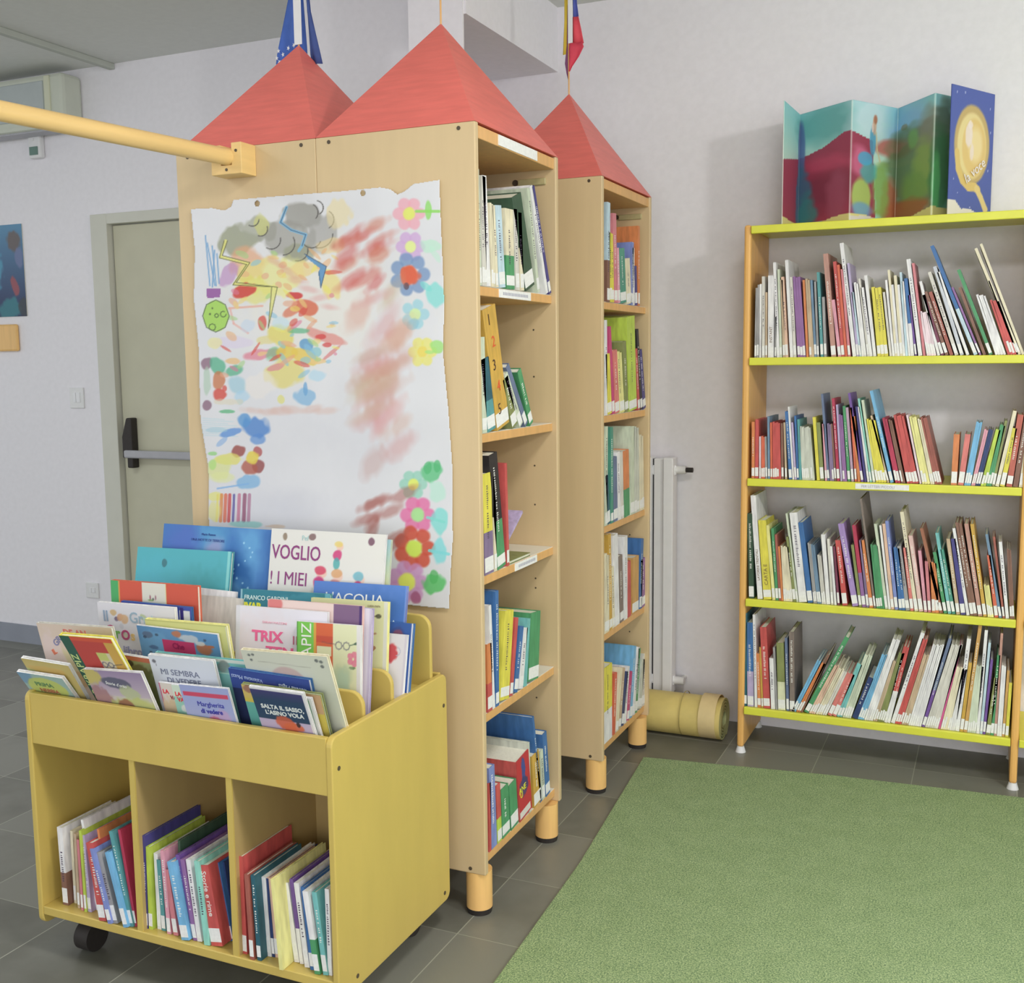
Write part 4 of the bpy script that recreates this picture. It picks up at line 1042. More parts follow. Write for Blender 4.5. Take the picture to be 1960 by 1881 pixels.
c.grad(0,H*.35,(150,130,165),(185,170,185)); c.blob(.01,.01,.035,.03,(195,180,85)); c.blob(.09,.035,.045,.016,(85,88,110),rot=6,soft=.2,rough=.2); c.blob(.12,.06,.03,.02,(175,185,140)); c.blob(.02,.09,.04,.04,(160,115,120)); c.blob(.12,H*.52,.09,.03,(180,190,110)); c.blob(.09,H*.5,.025,.022,(150,95,75)); c.blob(.092,H*.53,.012,.012,(195,150,125)); c.blob(.055,H*.6,.018,.02,(145,95,75)); c.blob(.125,H*.6,.018,.02,(145,95,75))
cover_book(S,'purple-grey picture book with a brown bear leaning over the trolley front',c,texts=(('Storie d\'orso',.012,(215,215,220),.055,.038,{'rot':-8}),))
S = CVT['krapiz']; c = CVS(S,(196,70,65),5); W,H = S[3],S[4]
c.rect(0,0,.032,H,(48,95,80)); c.rect(.032,0,W,.012,(215,85,60)); c.rect(.135,.012,W,H,(205,160,70)); c.rect(.092,.045,.135,.2,(205,195,160)); c.rect(.092,.045,.125,.07,(190,195,105)); c.rect(.05,.115,.092,.16,(200,185,165)); c.arc(.102,.083,.008,0,360,.0025,(90,90,120)); c.arc(.121,.083,.008,0,360,.0025,(90,90,120)); c.line([(.129,.083),(.158,.078)],.002,(90,90,90)); c.rect(.06,.18,W,.26,(170,70,80))
cover_book(S,'red and dark green picture book with round glasses, tilted forward at left',c,.012,'yellow',texts=(('HOR KRAPIZ',.031,(195,210,140),.026,.235,{'rot':90,'xs':1.0}),))
S = CVT['beige']; c = CVS(S,(206,186,170),6); c.blob(.12,.1,.08,.05,(200,190,145)); c.blob(.1,.15,.03,.02,(195,160,110)); c.blob(.03,.12,.04,.1,(210,190,185))
cover_book(S,'beige picture book with curved coloured lettering standing at the left',c,.01,'offwhite',texts=(('IL',.02,(200,110,80),.034,.085,{'rot':25,'bold':.0006}),('GR',.024,(120,120,150),.05,.062,{'rot':40,'bold':.0006}),('DE AN',.026,(190,110,100),.085,.03,{'bold':.0006}),))
S = CVT['gphoto']; c = CVS(S,(150,160,125),7); c.rect(0,0,.13,.012,(200,110,90)); c.blob(.05,.04,.04,.02,(110,105,80)); c.blob(.08,.1,.05,.06,(120,130,90)); c.blob(.03,.02,.012,.008,(60,50,50))
cover_book(S,'green photo-cover book with an orange top edge beside the red one',c)
S = CVT['margh']; c = CVS(S,(150,160,210),8); W,H = S[3],S[4]; c.rect(.006,.016,W-.006,.027,(205,70,100)); c.blob(.1,.09,.03,.03,(180,150,200)); c.blob(W*.6,.098,.024,.018,(190,90,120)); c.blob(W*.6,.102,.018,.015,(205,165,190)); c.blob(W*.85,.093,.018,.008,(212,212,216)); c.blob(.02,.1,.02,.02,(140,190,195))
cover_book(S,'lilac-blue booklet with a red band at the middle front of the trolley',c,.006,texts=(('Margherita',.0175,(60,60,150),.04,.052),('di vedere',.0165,(60,60,150),.045,.07,{'bold':.0004})))
S = CVT['lava']; c = CVS(S,(140,195,180),9); c.rect(0,0,.14,.03,(195,212,195)); c.blob(.03,.06,.016,.01,(212,212,210)); 
cover_book(S,'pale green booklet just left of the lilac-blue one',c,.006,texts=(('LA',.015,(195,60,70),.006,.028,{'bold':.0005}),('VA',.015,(195,60,70),.010,.042,{'bold':.0005})))
S = CVT['la']; c = CVS(S,(208,198,190),10); c.rect(0,0,.003,.2,(195,90,130)); c.blob(.02,.1,.03,.06,(205,180,140))
cover_book(S,'white booklet with red lettering behind the pale green one',c,.006,texts=(('LA',.015,(195,60,70),.008,.027,{'bold':.0005}),('VA',.013,(140,50,60),.027,.041,{'bold':.0004})))
S = CVT['mi']; c = CVS(S,(200,205,216),11); c.blob(.014,.016,.006,.005,(90,90,100),soft=.3); c.blob(.018,.024,.002,.004,(120,120,130))
cover_book(S,'bluish white picture book with hand-drawn capitals in the middle of the trolley',c,texts=(('MI SEMBRA',.0215,(110,115,135),.026,.048,{'xs':1.1}),('DI VEDERE',.0195,(110,115,135),.04,.069,{'bold':.0002,'xs':1.1})))
S = CVT['tealb']; c = CVS(S,(110,185,180),12); c.rect(0,0,.27,.008,(195,205,195)); c.blob(.2,.02,.02,.015,(120,130,125)); c.blob(.23,.08,.06,.05,(120,180,175)); c.rect(.17,.034,.264,.037,(170,205,190))
cover_book(S,'wide aqua green book standing behind the bluish white one',c,.008,'aqua')
S = CVT['salta']; c = CVS(S,(42,68,100),13); W,H = S[3],S[4]; c.grad(0,.03,(70,60,120),(45,66,100)); c.rect(0,.085,W,H,(180,165,200)); c.blob(.07,.09,.025,.018,(210,90,60)); c.blob(.095,.1,.02,.010,(210,95,60),rot=10); c.blob(.08,.12,.018,.03,(210,100,65)); c.blob(.103,.092,.005,.007,(40,40,50)); c.rect(W-.006,0,W,H,(210,208,214)); c.rect(0,0,W,.006,(212,210,216)); c.blob(.1,.14,.03,.006,(220,190,180))
cover_book(S,'dark blue picture book with a red donkey at the front right of the trolley',c,.006,texts=(('SALTA IL SASSO,',.0155,(205,215,220),.017,.055,{'bold':.0004}),("L'ASINO VOLA",.0155,(205,215,220),.024,.071,{'bold':.0004})))
S = CVT['greenw']; c = CVS(S,(90,160,110),14); c.rect(S[3]-.007,0,1,1,(208,208,205)); c.rect(0,0,1,.006,(208,208,205))
cover_book(S,'green booklet with white margins directly behind the dark blue donkey book',c,.006)
S = CVT['yellow']; c = CVS(S,(200,180,70),15); c.rect(0,0,.03,.035,(200,175,90)); c.rect(0,.045,.035,.2,(90,170,160)); c.rect(.17,.0,.21,.05,(190,150,110)); c.blob(.02,.01,.02,.012,(150,100,90))
cover_book(S,'yellow and aqua book half hidden behind the dark blue donkey book',c,.010,'olive')
S = CVT['navy']; c = CVS(S,(50,72,150),16); c.blob(.1,.05,.05,.03,(70,80,165)); c.rect(S[3]-.003,0,1,1,(200,200,205)); c.rect(0,.05,.04,1,(40,50,95))
cover_book(S,'dark blue wide book turned upside down behind the yellow and aqua one',c,.008,'blue',texts=(('Valentina Muzzi',.0135,(160,175,215),.09,.018,{'rot':180-3}),('Isabella Paglia',.0135,(190,200,225),.205,.026,{'rot':180-3})))
S = CVT['cream']; c = CVS(S,(196,198,182),17); W,H = S[3],S[4]; c.blob(W*.48,.085,.052,.05,(190,160,155),soft=.1,rough=.05); c.blob(W*.48,.1,.05,.04,(196,178,172),soft=.2)
for x,y in ((.02,.012),(.03,.010),(.022,.024),(W-.03,.012),(W-.018,.014),(W-.018,.026)): c.blob(x,y,.0045,.0035,(90,95,95),soft=.4)
c.line([(.04,.026),(W-.05,.032)],.0015,(165,165,150))
cover_book(S,'cream picture book with a pale pink disc at the front right corner',c,.010,'cream')
# --- second bin
S = CVT['che']; c = CVS(S,(95,150,205),18); W,H = S[3],S[4]; c.blob(.05,.05,.05,.04,(105,165,215)); c.blob(.16,.02,.035,.01,(205,208,214)); c.rect(.075,.030,.175,H,(205,55,110)); c.blob(.125,.012,.016,.010,(210,120,80)); c.blob(.205,.043,.022,.014,(205,110,65)); c.blob(.226,.036,.012,.004,(205,110,65)); c.blob(.03,.022,.015,.008,(95,115,150)); c.blob(.04,.056,.016,.006,(75,110,160)); c.blob(.195,.03,.016,.006,(215,215,216))
for x,y in ((.02,.03),(.06,.02),(.03,.07),(.21,.02),(.06,.08)): c.blob(x,y,.005,.0035,(70,90,120))
cover_book(S,'sky blue picture book with a magenta title box in the second bin',c,.006,texts=(('Che',.022,(140,30,80),.105,.052,{'bold':.0005}),('strano lui?',.020,(140,30,80),.08,.074,{'bold':.0005})))
S = CVT['yelb']; c = CVS(S,(206,206,128),19); c.rect(S[3]-.004,0,1,1,(210,208,180)); c.rect(0,0,1,.003,(190,190,110))
cover_book(S,'pale yellow picture book directly behind the sky blue one',c,.012,'paleyel')
S = CVT['grande']; c = CVS(S,(207,205,212),20)
for x,y,r_,k in ((.052,.026,.012,(200,165,110)),(.06,.04,.008,(110,90,120)),(.072,.036,.010,(205,150,110)),(.088,.042,.012,(208,165,120)),(.15,.03,.01,(170,185,140)),(.075,.06,.008,(190,190,200)),(.085,.085,.01,(190,185,160))): c.blob(x,y,r_,r_*.9,k,rough=1)
cover_book(S,'large white picture book with big coloured title letters at the left',c,.012,texts=(('Il',.040,(130,145,165),.016,.048,{'bold':.0008}),('Gr',.040,(140,160,175),.105,.047,{'bold':.0006}),('nde',.034,(165,185,190),.15,.047),('G',.042,(160,60,100),.020,.088,{'bold':.001}),('r',.04,(110,160,80),.052,.092,{'bold':.0012}),('O',.036,(165,70,110),.072,.094,{'bold':.001}),('s',.036,(200,170,110),.104,.094,{'bold':.001}),('libro',.034,(140,140,170),.074,.135,{'bold':.0006})))
S = CVT['blue22']; c = CVS(S,(60,80,170),21); c.rect(.20,.008,.208,1,(50,50,130)); c.rect(.19,.01,.224,1,(205,205,208)); c.rect(.192,.004,.203,.1,(55,45,125))
cover_book(S,'narrow strip of a blue-edged book between the white title book and red one',c,.008,'blue')
S = CVT['flag']; c = CVS(S,(208,82,62),22); W=S[3]; c.rect(0,0,.026,1,(70,165,95)); c.rect(.026,0,.03,1,(205,150,70)); c.rect(.105,0,.185,1,(205,202,188)); c.rect(.183,0,.187,1,(205,200,130)); c.blob(.135,.045,.012,.003,(120,160,90)); c.blob(.132,.038,.003,.008,(150,70,90)); c.blob(.15,.038,.003,.008,(150,90,110)); c.blob(.142,.042,.004,.004,(90,90,90))
cover_book(S,'red picture book with a cream centre stripe and green spine at the left',c,.014,'redorange')
S = CVT['lapiz']; c = CVS(S,(206,208,168),23); W,H=S[3],S[4]
c.rect(0,0,.003,1,(80,150,60)); c.rect(.003,0,.048,1,(108,185,70)); c.rect(.048,0,.054,1,(205,150,60)); c.rect(.054,0,.102,1,(208,92,55)); c.rect(.057,.055,.098,.078,(205,205,165)); c.rect(.054,.03,.102,.045,(195,75,55))
c.arc(.118,.05,.009,0,360,.0022,(110,110,120)); c.arc(.139,.05,.009,0,360,.0022,(110,110,120)); c.line([(.148,.048),(.168,.042)],.002,(70,100,80)); c.line([(.109,.048),(.072,.045)],.0015,(120,80,80)); c.blob(.165,.043,.006,.003,(60,90,75))
for a in range(5): c.blob(.158+.010*math.cos(a*1.256),.079+.011*math.sin(a*1.256),.0075,.0075,(215,110,140),soft=.15,rough=.15)
c.blob(.155,.1,.008,.003,(90,120,80)); c.blob(.125,.125,.028,.03,(175,190,155),soft=.6); c.blob(.13,.16,.02,.05,(165,190,165),soft=.6); c.rect(W-.009,0,W,1,(208,205,206))
cover_book(S,'green, orange and cream picture book with glasses and a pink flower',c,.010,texts=(('LAPIZ',.040,(210,210,205),.041,.105,{'rot':90}),))
S = CVT['trixi']; c = CVS(S,(208,204,214),24); c.blob(.06,.12,.12,.1,(210,195,200),soft=.8); c.rect(0,0,.012,1,(200,198,205))
P_ = (205,90,130)
cover_book(S,'white picture book with spaced pink capital letters in the second bin',c,.010,texts=(('TRIX',.036,P_,.05,.082,{'bold':.0012,'xs':1.15}),('II',.030,(170,90,110),.168,.084,{'xs':1.2}),('TEN',.032,P_,.092,.116,{'bold':.0010,'xs':1.35}),('SARAH MAZZINI',.0075,(205,150,165),.08,.038,{'xs':1.3})))
S = CVT['pink']; c = CVS(S,(212,188,182),25); c.blob(.02,.01,.022,.02,(205,100,100)); c.rect(.19,.0,.262,1,(120,90,125)); c.rect(.262,0,1,1,(75,50,110)); c.blob(.14,.05,.01,.004,(130,90,120))
cover_book(S,'pale pink picture book with a wide purple band at its right side',c,.010,'rosec')
S = CVT['white26']; c = CVS(S,(206,200,216),26); c.rect(S[3]-.006,0,1,1,(190,180,205))
cover_book(S,'plain white-lilac picture book just behind the pink and purple one',c,.012,'lavender')
# --- rear bin
S = CVT['franco']; c = CVS(S,(50,125,145),27); c.rect(.0,0,.006,1,(130,180,195)); c.blob(.2,.03,.08,.03,(60,140,160)); c.rect(.262,0,1,1,(95,165,185))
cover_book(S,'dark teal picture book behind the pale pink one',c,.012,'teal',texts=(('FRANCO CARDINI',.0165,(190,215,220),.012,.026,{'bold':.0002}),('IVAR',.026,(205,205,70),.012,.052,{'bold':.0014})))
S = CVT['ygreen']; c = CVS(S,(206,206,150),28); W=S[3]; c.line([(.14,.046),(.192,.035)],.0025,(90,80,60)); c.blob(.196,.036,.008,.005,(80,80,60)); c.line([(.15,.082),(.19,.078)],.004,(170,120,80)); c.poly([(.13,.10),(.16,.092),(.192,.112),(.18,.125),(.13,.13)],(165,115,75))
for k in range(6): c.line([(.135+.009*k,.13),(.13+.009*k,.17)],.003,(150,95,65))
c.rect(W-.010,0,1,1,(206,206,190))
cover_book(S,'yellow-green picture book with a brown striped basket at the right',c,.012,'paleyel',texts=(('LUISA PAPA',.007,(150,140,110),.165,.014),))
S = CVT['white31']; c = CVS(S,(206,202,210),29); c.blob(.152,.045,.018,.022,(195,50,60)); c.arc(.17,.042,.010,-90,90,.002,(170,170,190)); c.rect(S[3]-.006,0,1,1,(196,190,205))
cover_book(S,'small white book with a red shape in the rear right corner of the trolley',c,.009)
S = CVT['blue32']; c = CVS(S,(48,85,160),30); c.blob(.175,.03,.014,.012,(190,70,70)); c.blob(.175,.03,.02,.018,(60,60,110),.5); c.rect(S[3]-.004,0,1,1,(205,205,212))
cover_book(S,'small blue book behind the white one at the rear right',c,.012,'blue')
S = CVT['teal']; c = CVS(S,(72,165,178),31); W,H=S[3],S[4]; c.blob(.25,.2,.1,.12,(62,145,150),soft=.8); c.blob(.07,.15,.1,.1,(75,170,190),soft=.8); c.blob(.10,.042,.008,.012,(60,110,120),rough=1); c.blob(.05,.105,.018,.008,(150,150,120),rough=1); c.blob(.056,.11,.01,.005,(200,140,100)); c.blob(.215,.14,.006,.008,(180,120,70)); c.blob(.275,.23,.035,.03,(180,185,145)); c.rect(W-.012,0,W-.003,1,(120,195,195))
cover_book(S,'wide turquoise picture book standing at the rear left of the trolley',c,.012,'teal')
S = CVT['white33']; cover_book(S,'narrow white book edge beside the turquoise one, the taller of two',None,.008)
S = CVT['white34']; cover_book(S,'narrow white book edge beside the turquoise one, the shorter of two',None,.008,'offwhite')
S = CVT['acqua']; c = CVS(S,(78,120,195),32); c.blob(.2,.08,.1,.06,(60,105,180),soft=.8); c.rect(.02,.06,.14,.2,(70,140,190)); c.rect(S[3]-.004,0,1,1,(100,135,205))
cover_book(S,"blue picture book with a thin white capital title at the rear right",c,.010,'periw',texts=(("L'ACQUA",.036,(212,215,222),.035,.052,{'xs':1.15}),("A",.02,(190,205,225),.235,.10)))
S = CVT['bigblue']; c = CVS(S,(60,112,182),33); W,H=S[3],S[4]; c.blob(.09,.05,.07,.05,(75,105,185),soft=.8); c.blob(.17,.04,.05,.06,(80,150,195),soft=.9); c.blob(.18,.06,.03,.03,(140,145,190),soft=.9); c.blob(.30,.05,.04,.1,(90,155,205),soft=1); c.blob(.26,.15,.05,.09,(40,95,165),soft=.7); c.blob(.24,.2,.06,.06,(80,140,190),soft=.7); c.line([(.22,.14),(.26,.2),(.27,.26)],.006,(35,75,140))
for k in range(14): c.blob(.28+.03*math.sin(k*7),.04+.012*k,.003,.003,(150,200,225))
cover_book(S,'largest deep blue picture book standing highest at the back of the trolley',c,.012,'blue',texts=(('Mario Ramos',.009,(50,70,130),.135,.026),('UNA NOTTE DI TERRORE',.010,(50,70,130),.10,.042)))
S = CVT['voglio']; c = CVS(S,(208,206,200),34); W,H=S[3],S[4]
def kid(x,y,hair,top,leg,s=1.0): c.blob(x,y,.014*s,.013*s,(220,180,160)); c.blob(x-.005*s,y-.008*s,.016*s,.011*s,hair); c.blob(x-.006*s,y+.026*s,.017*s,.018*s,top); c.blob(x-.008*s,y+.055*s,.012*s,.018*s,leg)
kid(.215,.038,(215,190,100),(200,50,110),(70,160,160),.8); kid(.165,.11,(205,60,90),(195,40,110),(200,150,110)); kid(.218,.115,(205,150,100),(200,120,120),(120,110,140)); kid(.282,.118,(100,170,185),(195,50,110),(120,110,130)); c.blob(.31,.02,.010,.009,(110,70,90),rough=1.3); c.blob(.045,.02,.008,.012,(130,110,90),rough=1); c.blob(.128,.018,.01,.010,(120,90,90),rough=1.3)
V_ = (125,60,110)
cover_book(S,'white picture book with big purple capitals and small painted children at back',c,.010,texts=(('VOGLIO',.053,V_,.006,.078,{'bold':.0004,'xs':.78}),("! I MIEI",.050,V_,.004,.146,{'xs':.84}),('Pef',.019,(150,180,180),.098,.027,{'xs':.9})))
S = CVT['vogback']; c = CVS(S,(200,205,180),35); c.grad(0,.15,(150,190,200),(210,205,140))
cover_book(S,'pastel book edge showing just behind the white one with purple capitals',c,.008,'paleg')
# ------------------------------------------------------------------ folding picture book on top of the bookcase
fz = 1.9706; hh = .43
pts = [(-.735,4.028),(-.722,4.285),(-.514,4.125),(-.379,4.345),(-.2425,4.155),(-.193,4.235)]
acc = empty('folding_picture_book', (-.46,4.2,fz)); tag(acc, 'colourful zigzag folding picture book standing on top of the yellow bookcase', 'folding book')
ds = [0]
for a,b_ in zip(pts,pts[1:]): ds.append(ds[-1]+math.dist(a,b_))
TW = ds[-1]; c = Canvas(TW,hh,int(TW/.004),int(hh/.004),(150,205,205),41)
def du(i,t): return ds[i]+(ds[i+1]-ds[i])*t
c.grad(0,hh*.5,(125,195,200),(185,215,200)); c.blob(du(1,.5),.06,.16,.06,(95,165,165),soft=.8); c.blob(du(2,.4),.06,.1,.1,(190,215,225),soft=.8); c.blob(du(3,.3),.08,.12,.09,(125,175,215),soft=.8); c.blob(du(3,.2),.075,.02,.010,(130,130,110))
RD=(160,60,85); c.poly([(0,.2),(du(1,.2),.155),(du(1,.5),.14),(du(1,.85),.105),(du(2,.0),.105),(du(2,.45),.13),(du(2,.55),.4),(0,.41)],RD); c.blob(du(1,.5),.2,.13,.03,(190,70,100),soft=.7); c.blob(du(1,.5),.3,.14,.07,(130,55,75),soft=.7); c.blob(du(1,.75),.33,.05,.09,(160,75,100),soft=.6); c.blob(du(2,.2),.2,.05,.05,(210,100,140),soft=.6)
c.blob(du(2,.95),.15,.13,.03,(190,95,85),soft=.5); c.blob(du(3,.5),.25,.18,.15,(95,120,80),soft=.4); c.blob(du(3,.95),.16,.08,.12,(130,130,110),soft=.6); c.blob(du(3,.45),.13,.03,.03,(110,165,90),soft=.6)
c.blob(du(3,.75),.24,.06,.09,(135,170,80),soft=.7); c.blob(du(3,.5),.31,.08,.06,(115,155,80),soft=.5); c.blob(du(2,.85),.33,.05,.08,(175,90,60),soft=.4); c.blob(du(3,.3),.37,.14,.035,(170,95,60),soft=.5); c.blob(du(2,.65),.3,.05,.09,(130,170,80),soft=.5)
c.blob(du(4,.6),.12,.05,.12,(90,120,100),soft=.5); c.blob(du(4,.5),.26,.06,.14,(60,130,85),soft=.5); c.blob(du(4,.2),.3,.02,.1,(90,190,110),soft=.6)
c.blob(du(1,.02),.14,.028,.11,(85,110,165),soft=.3,rough=.2); c.blob(du(1,.03),.30,.055,.12,(65,115,145),soft=.4); c.blob(du(1,.18),.36,.05,.06,(60,135,135),soft=.5)
c.blob(du(2,.23),.33,.055,.065,(165,205,95),soft=.25,rough=.2); c.blob(du(2,.23),.375,.055,.03,(105,155,200),soft=.5); c.blob(du(2,.38),.24,.04,.04,(75,165,165),soft=.5)
c.blob(du(2,.3),.195,.042,.024,(70,165,210),soft=.2,rough=.2); c.blob(du(2,.45),.13,.018,.055,(70,150,190),soft=.25,rough=.2); c.blob(du(2,.48),.075,.011,.035,(205,160,130),soft=.3,rough=.1); c.blob(du(2,.44),.085,.006,.016,(225,195,185),soft=.3,rough=.1); c.blob(du(2,.5),.055,.010,.016,(170,100,70),soft=.4,rough=.2); c.line([(du(2,.52),.1),(du(2,.55),.16),(du(2,.62),.2)],.006,(200,185,140))
SA=(215,205,130); c.poly([(0,hh),(0,.40),(ds[1],.405),(du(1,.3),.415),(du(1,.7),.395),(du(1,1),.39),(du(2,.3),.39),(du(2,.8),.415),(du(3,.2),.415),(du(3,.6),.395),(du(4,0),.38),(TW,.385),(TW,hh)],SA); c.poly([(ds[2],hh),(ds[2],.40),(du(2,.4),.395),(du(2,.9),hh)],(214,204,200))
for i in range(5): c.line([(ds[i],0),(ds[i],hh)],.004,(205,215,205),.8)
P2 = np.array(pts)
def accpos(u,v):
    X = np.interp(u, ds, P2[:,0])+.46; Y = np.interp(u, ds, P2[:,1])-4.2; return X, Y, hh-v
sh = c.sheet('folded_pages', accpos, acc); sm = sh.modifiers.new('thickness','SOLIDIFY'); sm.thickness = .003; sm.offset = 0
MC = noisy(mat('board_edge',(205,205,205),.6),30,.03)
cw = math.dist((-.186,4.10),(-.055,4.335)); c = Canvas(cw,hh*1.03,70,112,(75,92,170),42); H2 = hh*1.03
c.blob(cw*.5,H2*.42,cw*.41,H2*.30,(208,172,85),soft=.08,rough=.02); c.blob(cw*.5,H2*.43,cw*.34,H2*.25,(222,205,140),soft=.1,rough=.02); c.blob(cw*.55,H2*.44,cw*.28,H2*.22,(214,180,105),soft=.12,rough=.02); c.blob(cw*.58,H2*.42,cw*.16,H2*.13,(225,205,150),soft=.5,rough=.1)
c.blob(cw*.42,H2*.36,cw*.08,H2*.1,(222,208,205),soft=.3,rough=.5); c.blob(cw*.45,H2*.27,cw*.05,H2*.03,(225,210,205)); c.blob(cw*.5,H2*.47,cw*.05,H2*.07,(222,205,195)); c.line([(cw*.16,H2*.5),(cw*.2,H2*.62),(cw*.3,H2*.7),(cw*.45,H2*.745),(cw*.6,H2*.74),(cw*.68,H2*.76)],.030,(210,180,100)); c.line([(cw*.64,H2*.75),(cw*.76,H2*.82),(cw*.86,H2*.9)],.026,(214,190,120)); c.line([(cw*.8,H2*.84),(cw*.9,H2*.9)],.016,(214,190,120))
c.poly([(0,H2*.86),(cw*.15,H2*.86),(cw*.3,H2*.92),(cw*.5,H2*.91),(cw*.75,H2*.955),(cw,H2),(0,H2)],(214,208,198))
for x,y in ((.12,.05),(.3,.04),(.9,.12),(.93,.3),(.1,.7),(.9,.6),(.5,.9),(.6,.97),(.2,.8)): c.blob(cw*x,H2*y,.003,.003,(190,195,225))
tx0, ty0 = -.186, 4.10; dx_, dy_ = (-.055+.186)/cw, (4.335-4.10)/cw
cs_ = c.sheet('cover_panel', lambda u,v: (tx0+dx_*u+.46, ty0+dy_*u-4.2, H2-v), acc); sm = cs_.modifiers.new('thickness','SOLIDIFY'); sm.thickness = .004; sm.offset = -1
an = math.atan2(dy_,dx_); tt = text('cover_title','la voce',.05,inkm((214,205,215)),acc,(tx0+.46+dx_*.10+.004,ty0-4.2+dy_*.10-.004,H2*.27),(math.pi/2,-math.radians(28),an)); tt.rotation_euler = (Matrix.Rotation(an,4,'Z')@Matrix.Rotation(-math.radians(32),4,'Y')@Matrix.Rotation(math.pi/2,4,'X')).to_euler()
# ------------------------------------------------------------------ children's painting taped to the two towers
HM = [[0.0006086742118200275,2.6013068133613013e-05,-2.145],[0.00015661113162707764,-0.0007078109903592214,2.037],[0.00010927354288658212,-3.0129946286210292e-05,1.0]]
PX0, PX1, PZ0, PZ1 = -2.112, -1.278, .835, 1.966
# the painting is laid out in its own sheet units (u 0..1239, v 0..1881) and mapped flat on the panel
c = Canvas(1239,1881,400,600,(200,200,205),77)
c.N = c.noise(22)*.45+c.noise(60)*.35+c.noise(9)*.2
def B(x,y,rx,ry,col,a=.75,rot=0,soft=.24,rough=1.15): c.blob(x,y,rx,ry,col,a,rot,soft,rough)
c.A += (c.noise(14)-.5)[...,None]*5
for q in ((700,1150,260,120,(192,192,200)),(560,1340,180,160,(206,206,210)),(600,560,330,240,(210,205,190)),(480,1400,120,60,(190,190,198))): B(*q,a=.5,soft=1)
GR=(140,138,132); DK=(85,82,80); OL=(135,138,110)
B(250,290,85,60,OL); B(330,240,80,50,(150,152,135)); B(480,280,110,75,GR,.7); B(540,180,90,55,GR,.8); B(610,250,60,80,(150,148,145),.7); B(510,340,60,35,OL,.6); B(360,220,30,40,(185,185,110))
for x,y,r_,a0,a1 in ((320,200,28,0,120),(355,240,30,-20,110),(400,285,40,-10,120),(450,300,50,-30,90),(510,330,45,-10,100),(570,280,40,20,140),(600,260,60,0,100),(625,200,40,-60,60),(560,170,38,-60,40),(590,150,30,-80,60)): c.arc(x,y,r_,a0,a1,4,DK)
B(300,380,70,70,(212,150,110),.7); B(220,430,30,50,(175,130,180),.7,30); B(400,440,130,80,(212,208,110),.6); B(330,500,80,50,(205,200,90),.6); B(540,410,50,28,(215,190,120),.7); B(650,310,60,30,(216,190,130),.6); B(690,170,60,60,(214,195,140),.6); B(660,480,40,60,(214,195,110),.7)
B(285,500,48,26,(200,55,55),.85,-20); B(500,520,32,16,(200,50,50),.85); B(550,570,60,30,(205,90,60),.8,10); B(480,590,40,22,(205,100,70),.7,-30); B(360,640,16,30,(205,80,70),.8); B(640,700,90,24,(210,90,80),.5,20); B(610,695,24,12,(205,60,60)); B(635,730,20,10,(205,70,70)); B(660,760,55,10,(205,100,100),.6,-40)
c.line([(220,575),(360,565)],9,(215,150,130),.7); c.line([(225,580),(240,640),(300,680)],9,(215,150,140),.6); B(440,690,60,45,(205,190,70),.7); B(510,670,40,14,(80,165,120),.7); B(545,730,26,20,(80,140,190),.8,40); B(590,760,20,16,(120,180,190)); B(440,640,36,30,(170,200,215),.6); B(300,650,30,30,(170,190,215),.5)
B(360,770,80,26,(210,110,130),.7,-8); B(400,770,40,30,(100,175,120),.6,-45); B(460,760,40,26,(208,180,60),.8); B(540,780,50,24,(212,180,70),.8,25); B(450,850,80,50,(205,190,90),.7); B(600,800,40,10,(215,180,120)); B(600,860,40,26,(160,195,215),.7); B(540,950,45,32,(115,165,205),.75); B(545,915,8,24,(95,150,200)); B(440,960,14,16,(205,200,110))
B(240,720,90,26,(195,180,210),.5); B(160,720,30,24,(212,205,140),.7); B(380,710,50,20,(205,190,110),.6)
B(122,810,26,26,(130,95,115),.8); B(128,880,16,60,(160,185,165),.7); B(128,985,20,22,(130,95,115),.8); B(180,820,40,30,(80,165,130),.8,20); B(240,840,50,26,(85,165,130),.8,-10); B(236,800,36,14,(214,170,110)); B(182,880,26,34,(190,110,70),.8); B(190,940,36,22,(205,75,65),.85); B(205,915,12,18,(205,75,65)); B(250,900,40,50,(130,180,200),.6); B(270,950,40,30,(150,190,215),.6); B(210,1012,30,8,(90,170,120),.8); B(230,970,60,14,(200,190,160),.5); B(350,900,60,60,(212,205,200),.6)
for k in range(9): c.line([(110,1040+k*9),(200+(k*37)%60,1046+k*9)],4,(165,195,205),.6)
B(330,1080,55,50,(75,125,195),.85); B(290,1050,30,30,(80,140,200),.8); B(230,1100,44,16,(85,135,205),.8,-15); B(340,1130,40,24,(80,130,200),.7); B(190,1140,26,10,(120,160,210),.6,-40); B(170,1090,40,10,(150,185,200),.6)
B(262,1180,26,24,(150,75,70),.85); B(340,1180,20,22,(170,80,80),.8); B(345,1240,28,26,(145,75,75),.85); B(300,1250,34,28,(170,85,70),.8); B(318,1206,26,28,(212,190,70),.9); B(215,1215,60,22,(208,200,90),.75); B(180,1250,50,50,(200,205,110),.6); B(150,1190,20,10,(130,195,110)); B(200,1290,60,24,(205,210,140),.6); B(150,1235,16,24,(160,205,110))
B(290,1310,50,30,(110,165,210),.75); c.line([(170,1338),(300,1318)],7,(115,165,215),.8); B(160,1370,30,16,(212,208,110)); 
for x,k,w_ in ((188,(212,120,60),14),(205,(215,90,60),14),(222,(200,60,60),14),(240,(80,70,150),10),(262,(190,100,130),14),(285,(140,70,100),16),(305,(170,110,140),14),(172,(214,200,90),10)): c.line([(x,1365),(x-4,1475)],w_,k,.75)
B(160,1440,26,40,(212,205,110),.6); B(290,1490,70,16,(120,190,185),.7); B(410,1498,40,10,(200,170,140),.6)
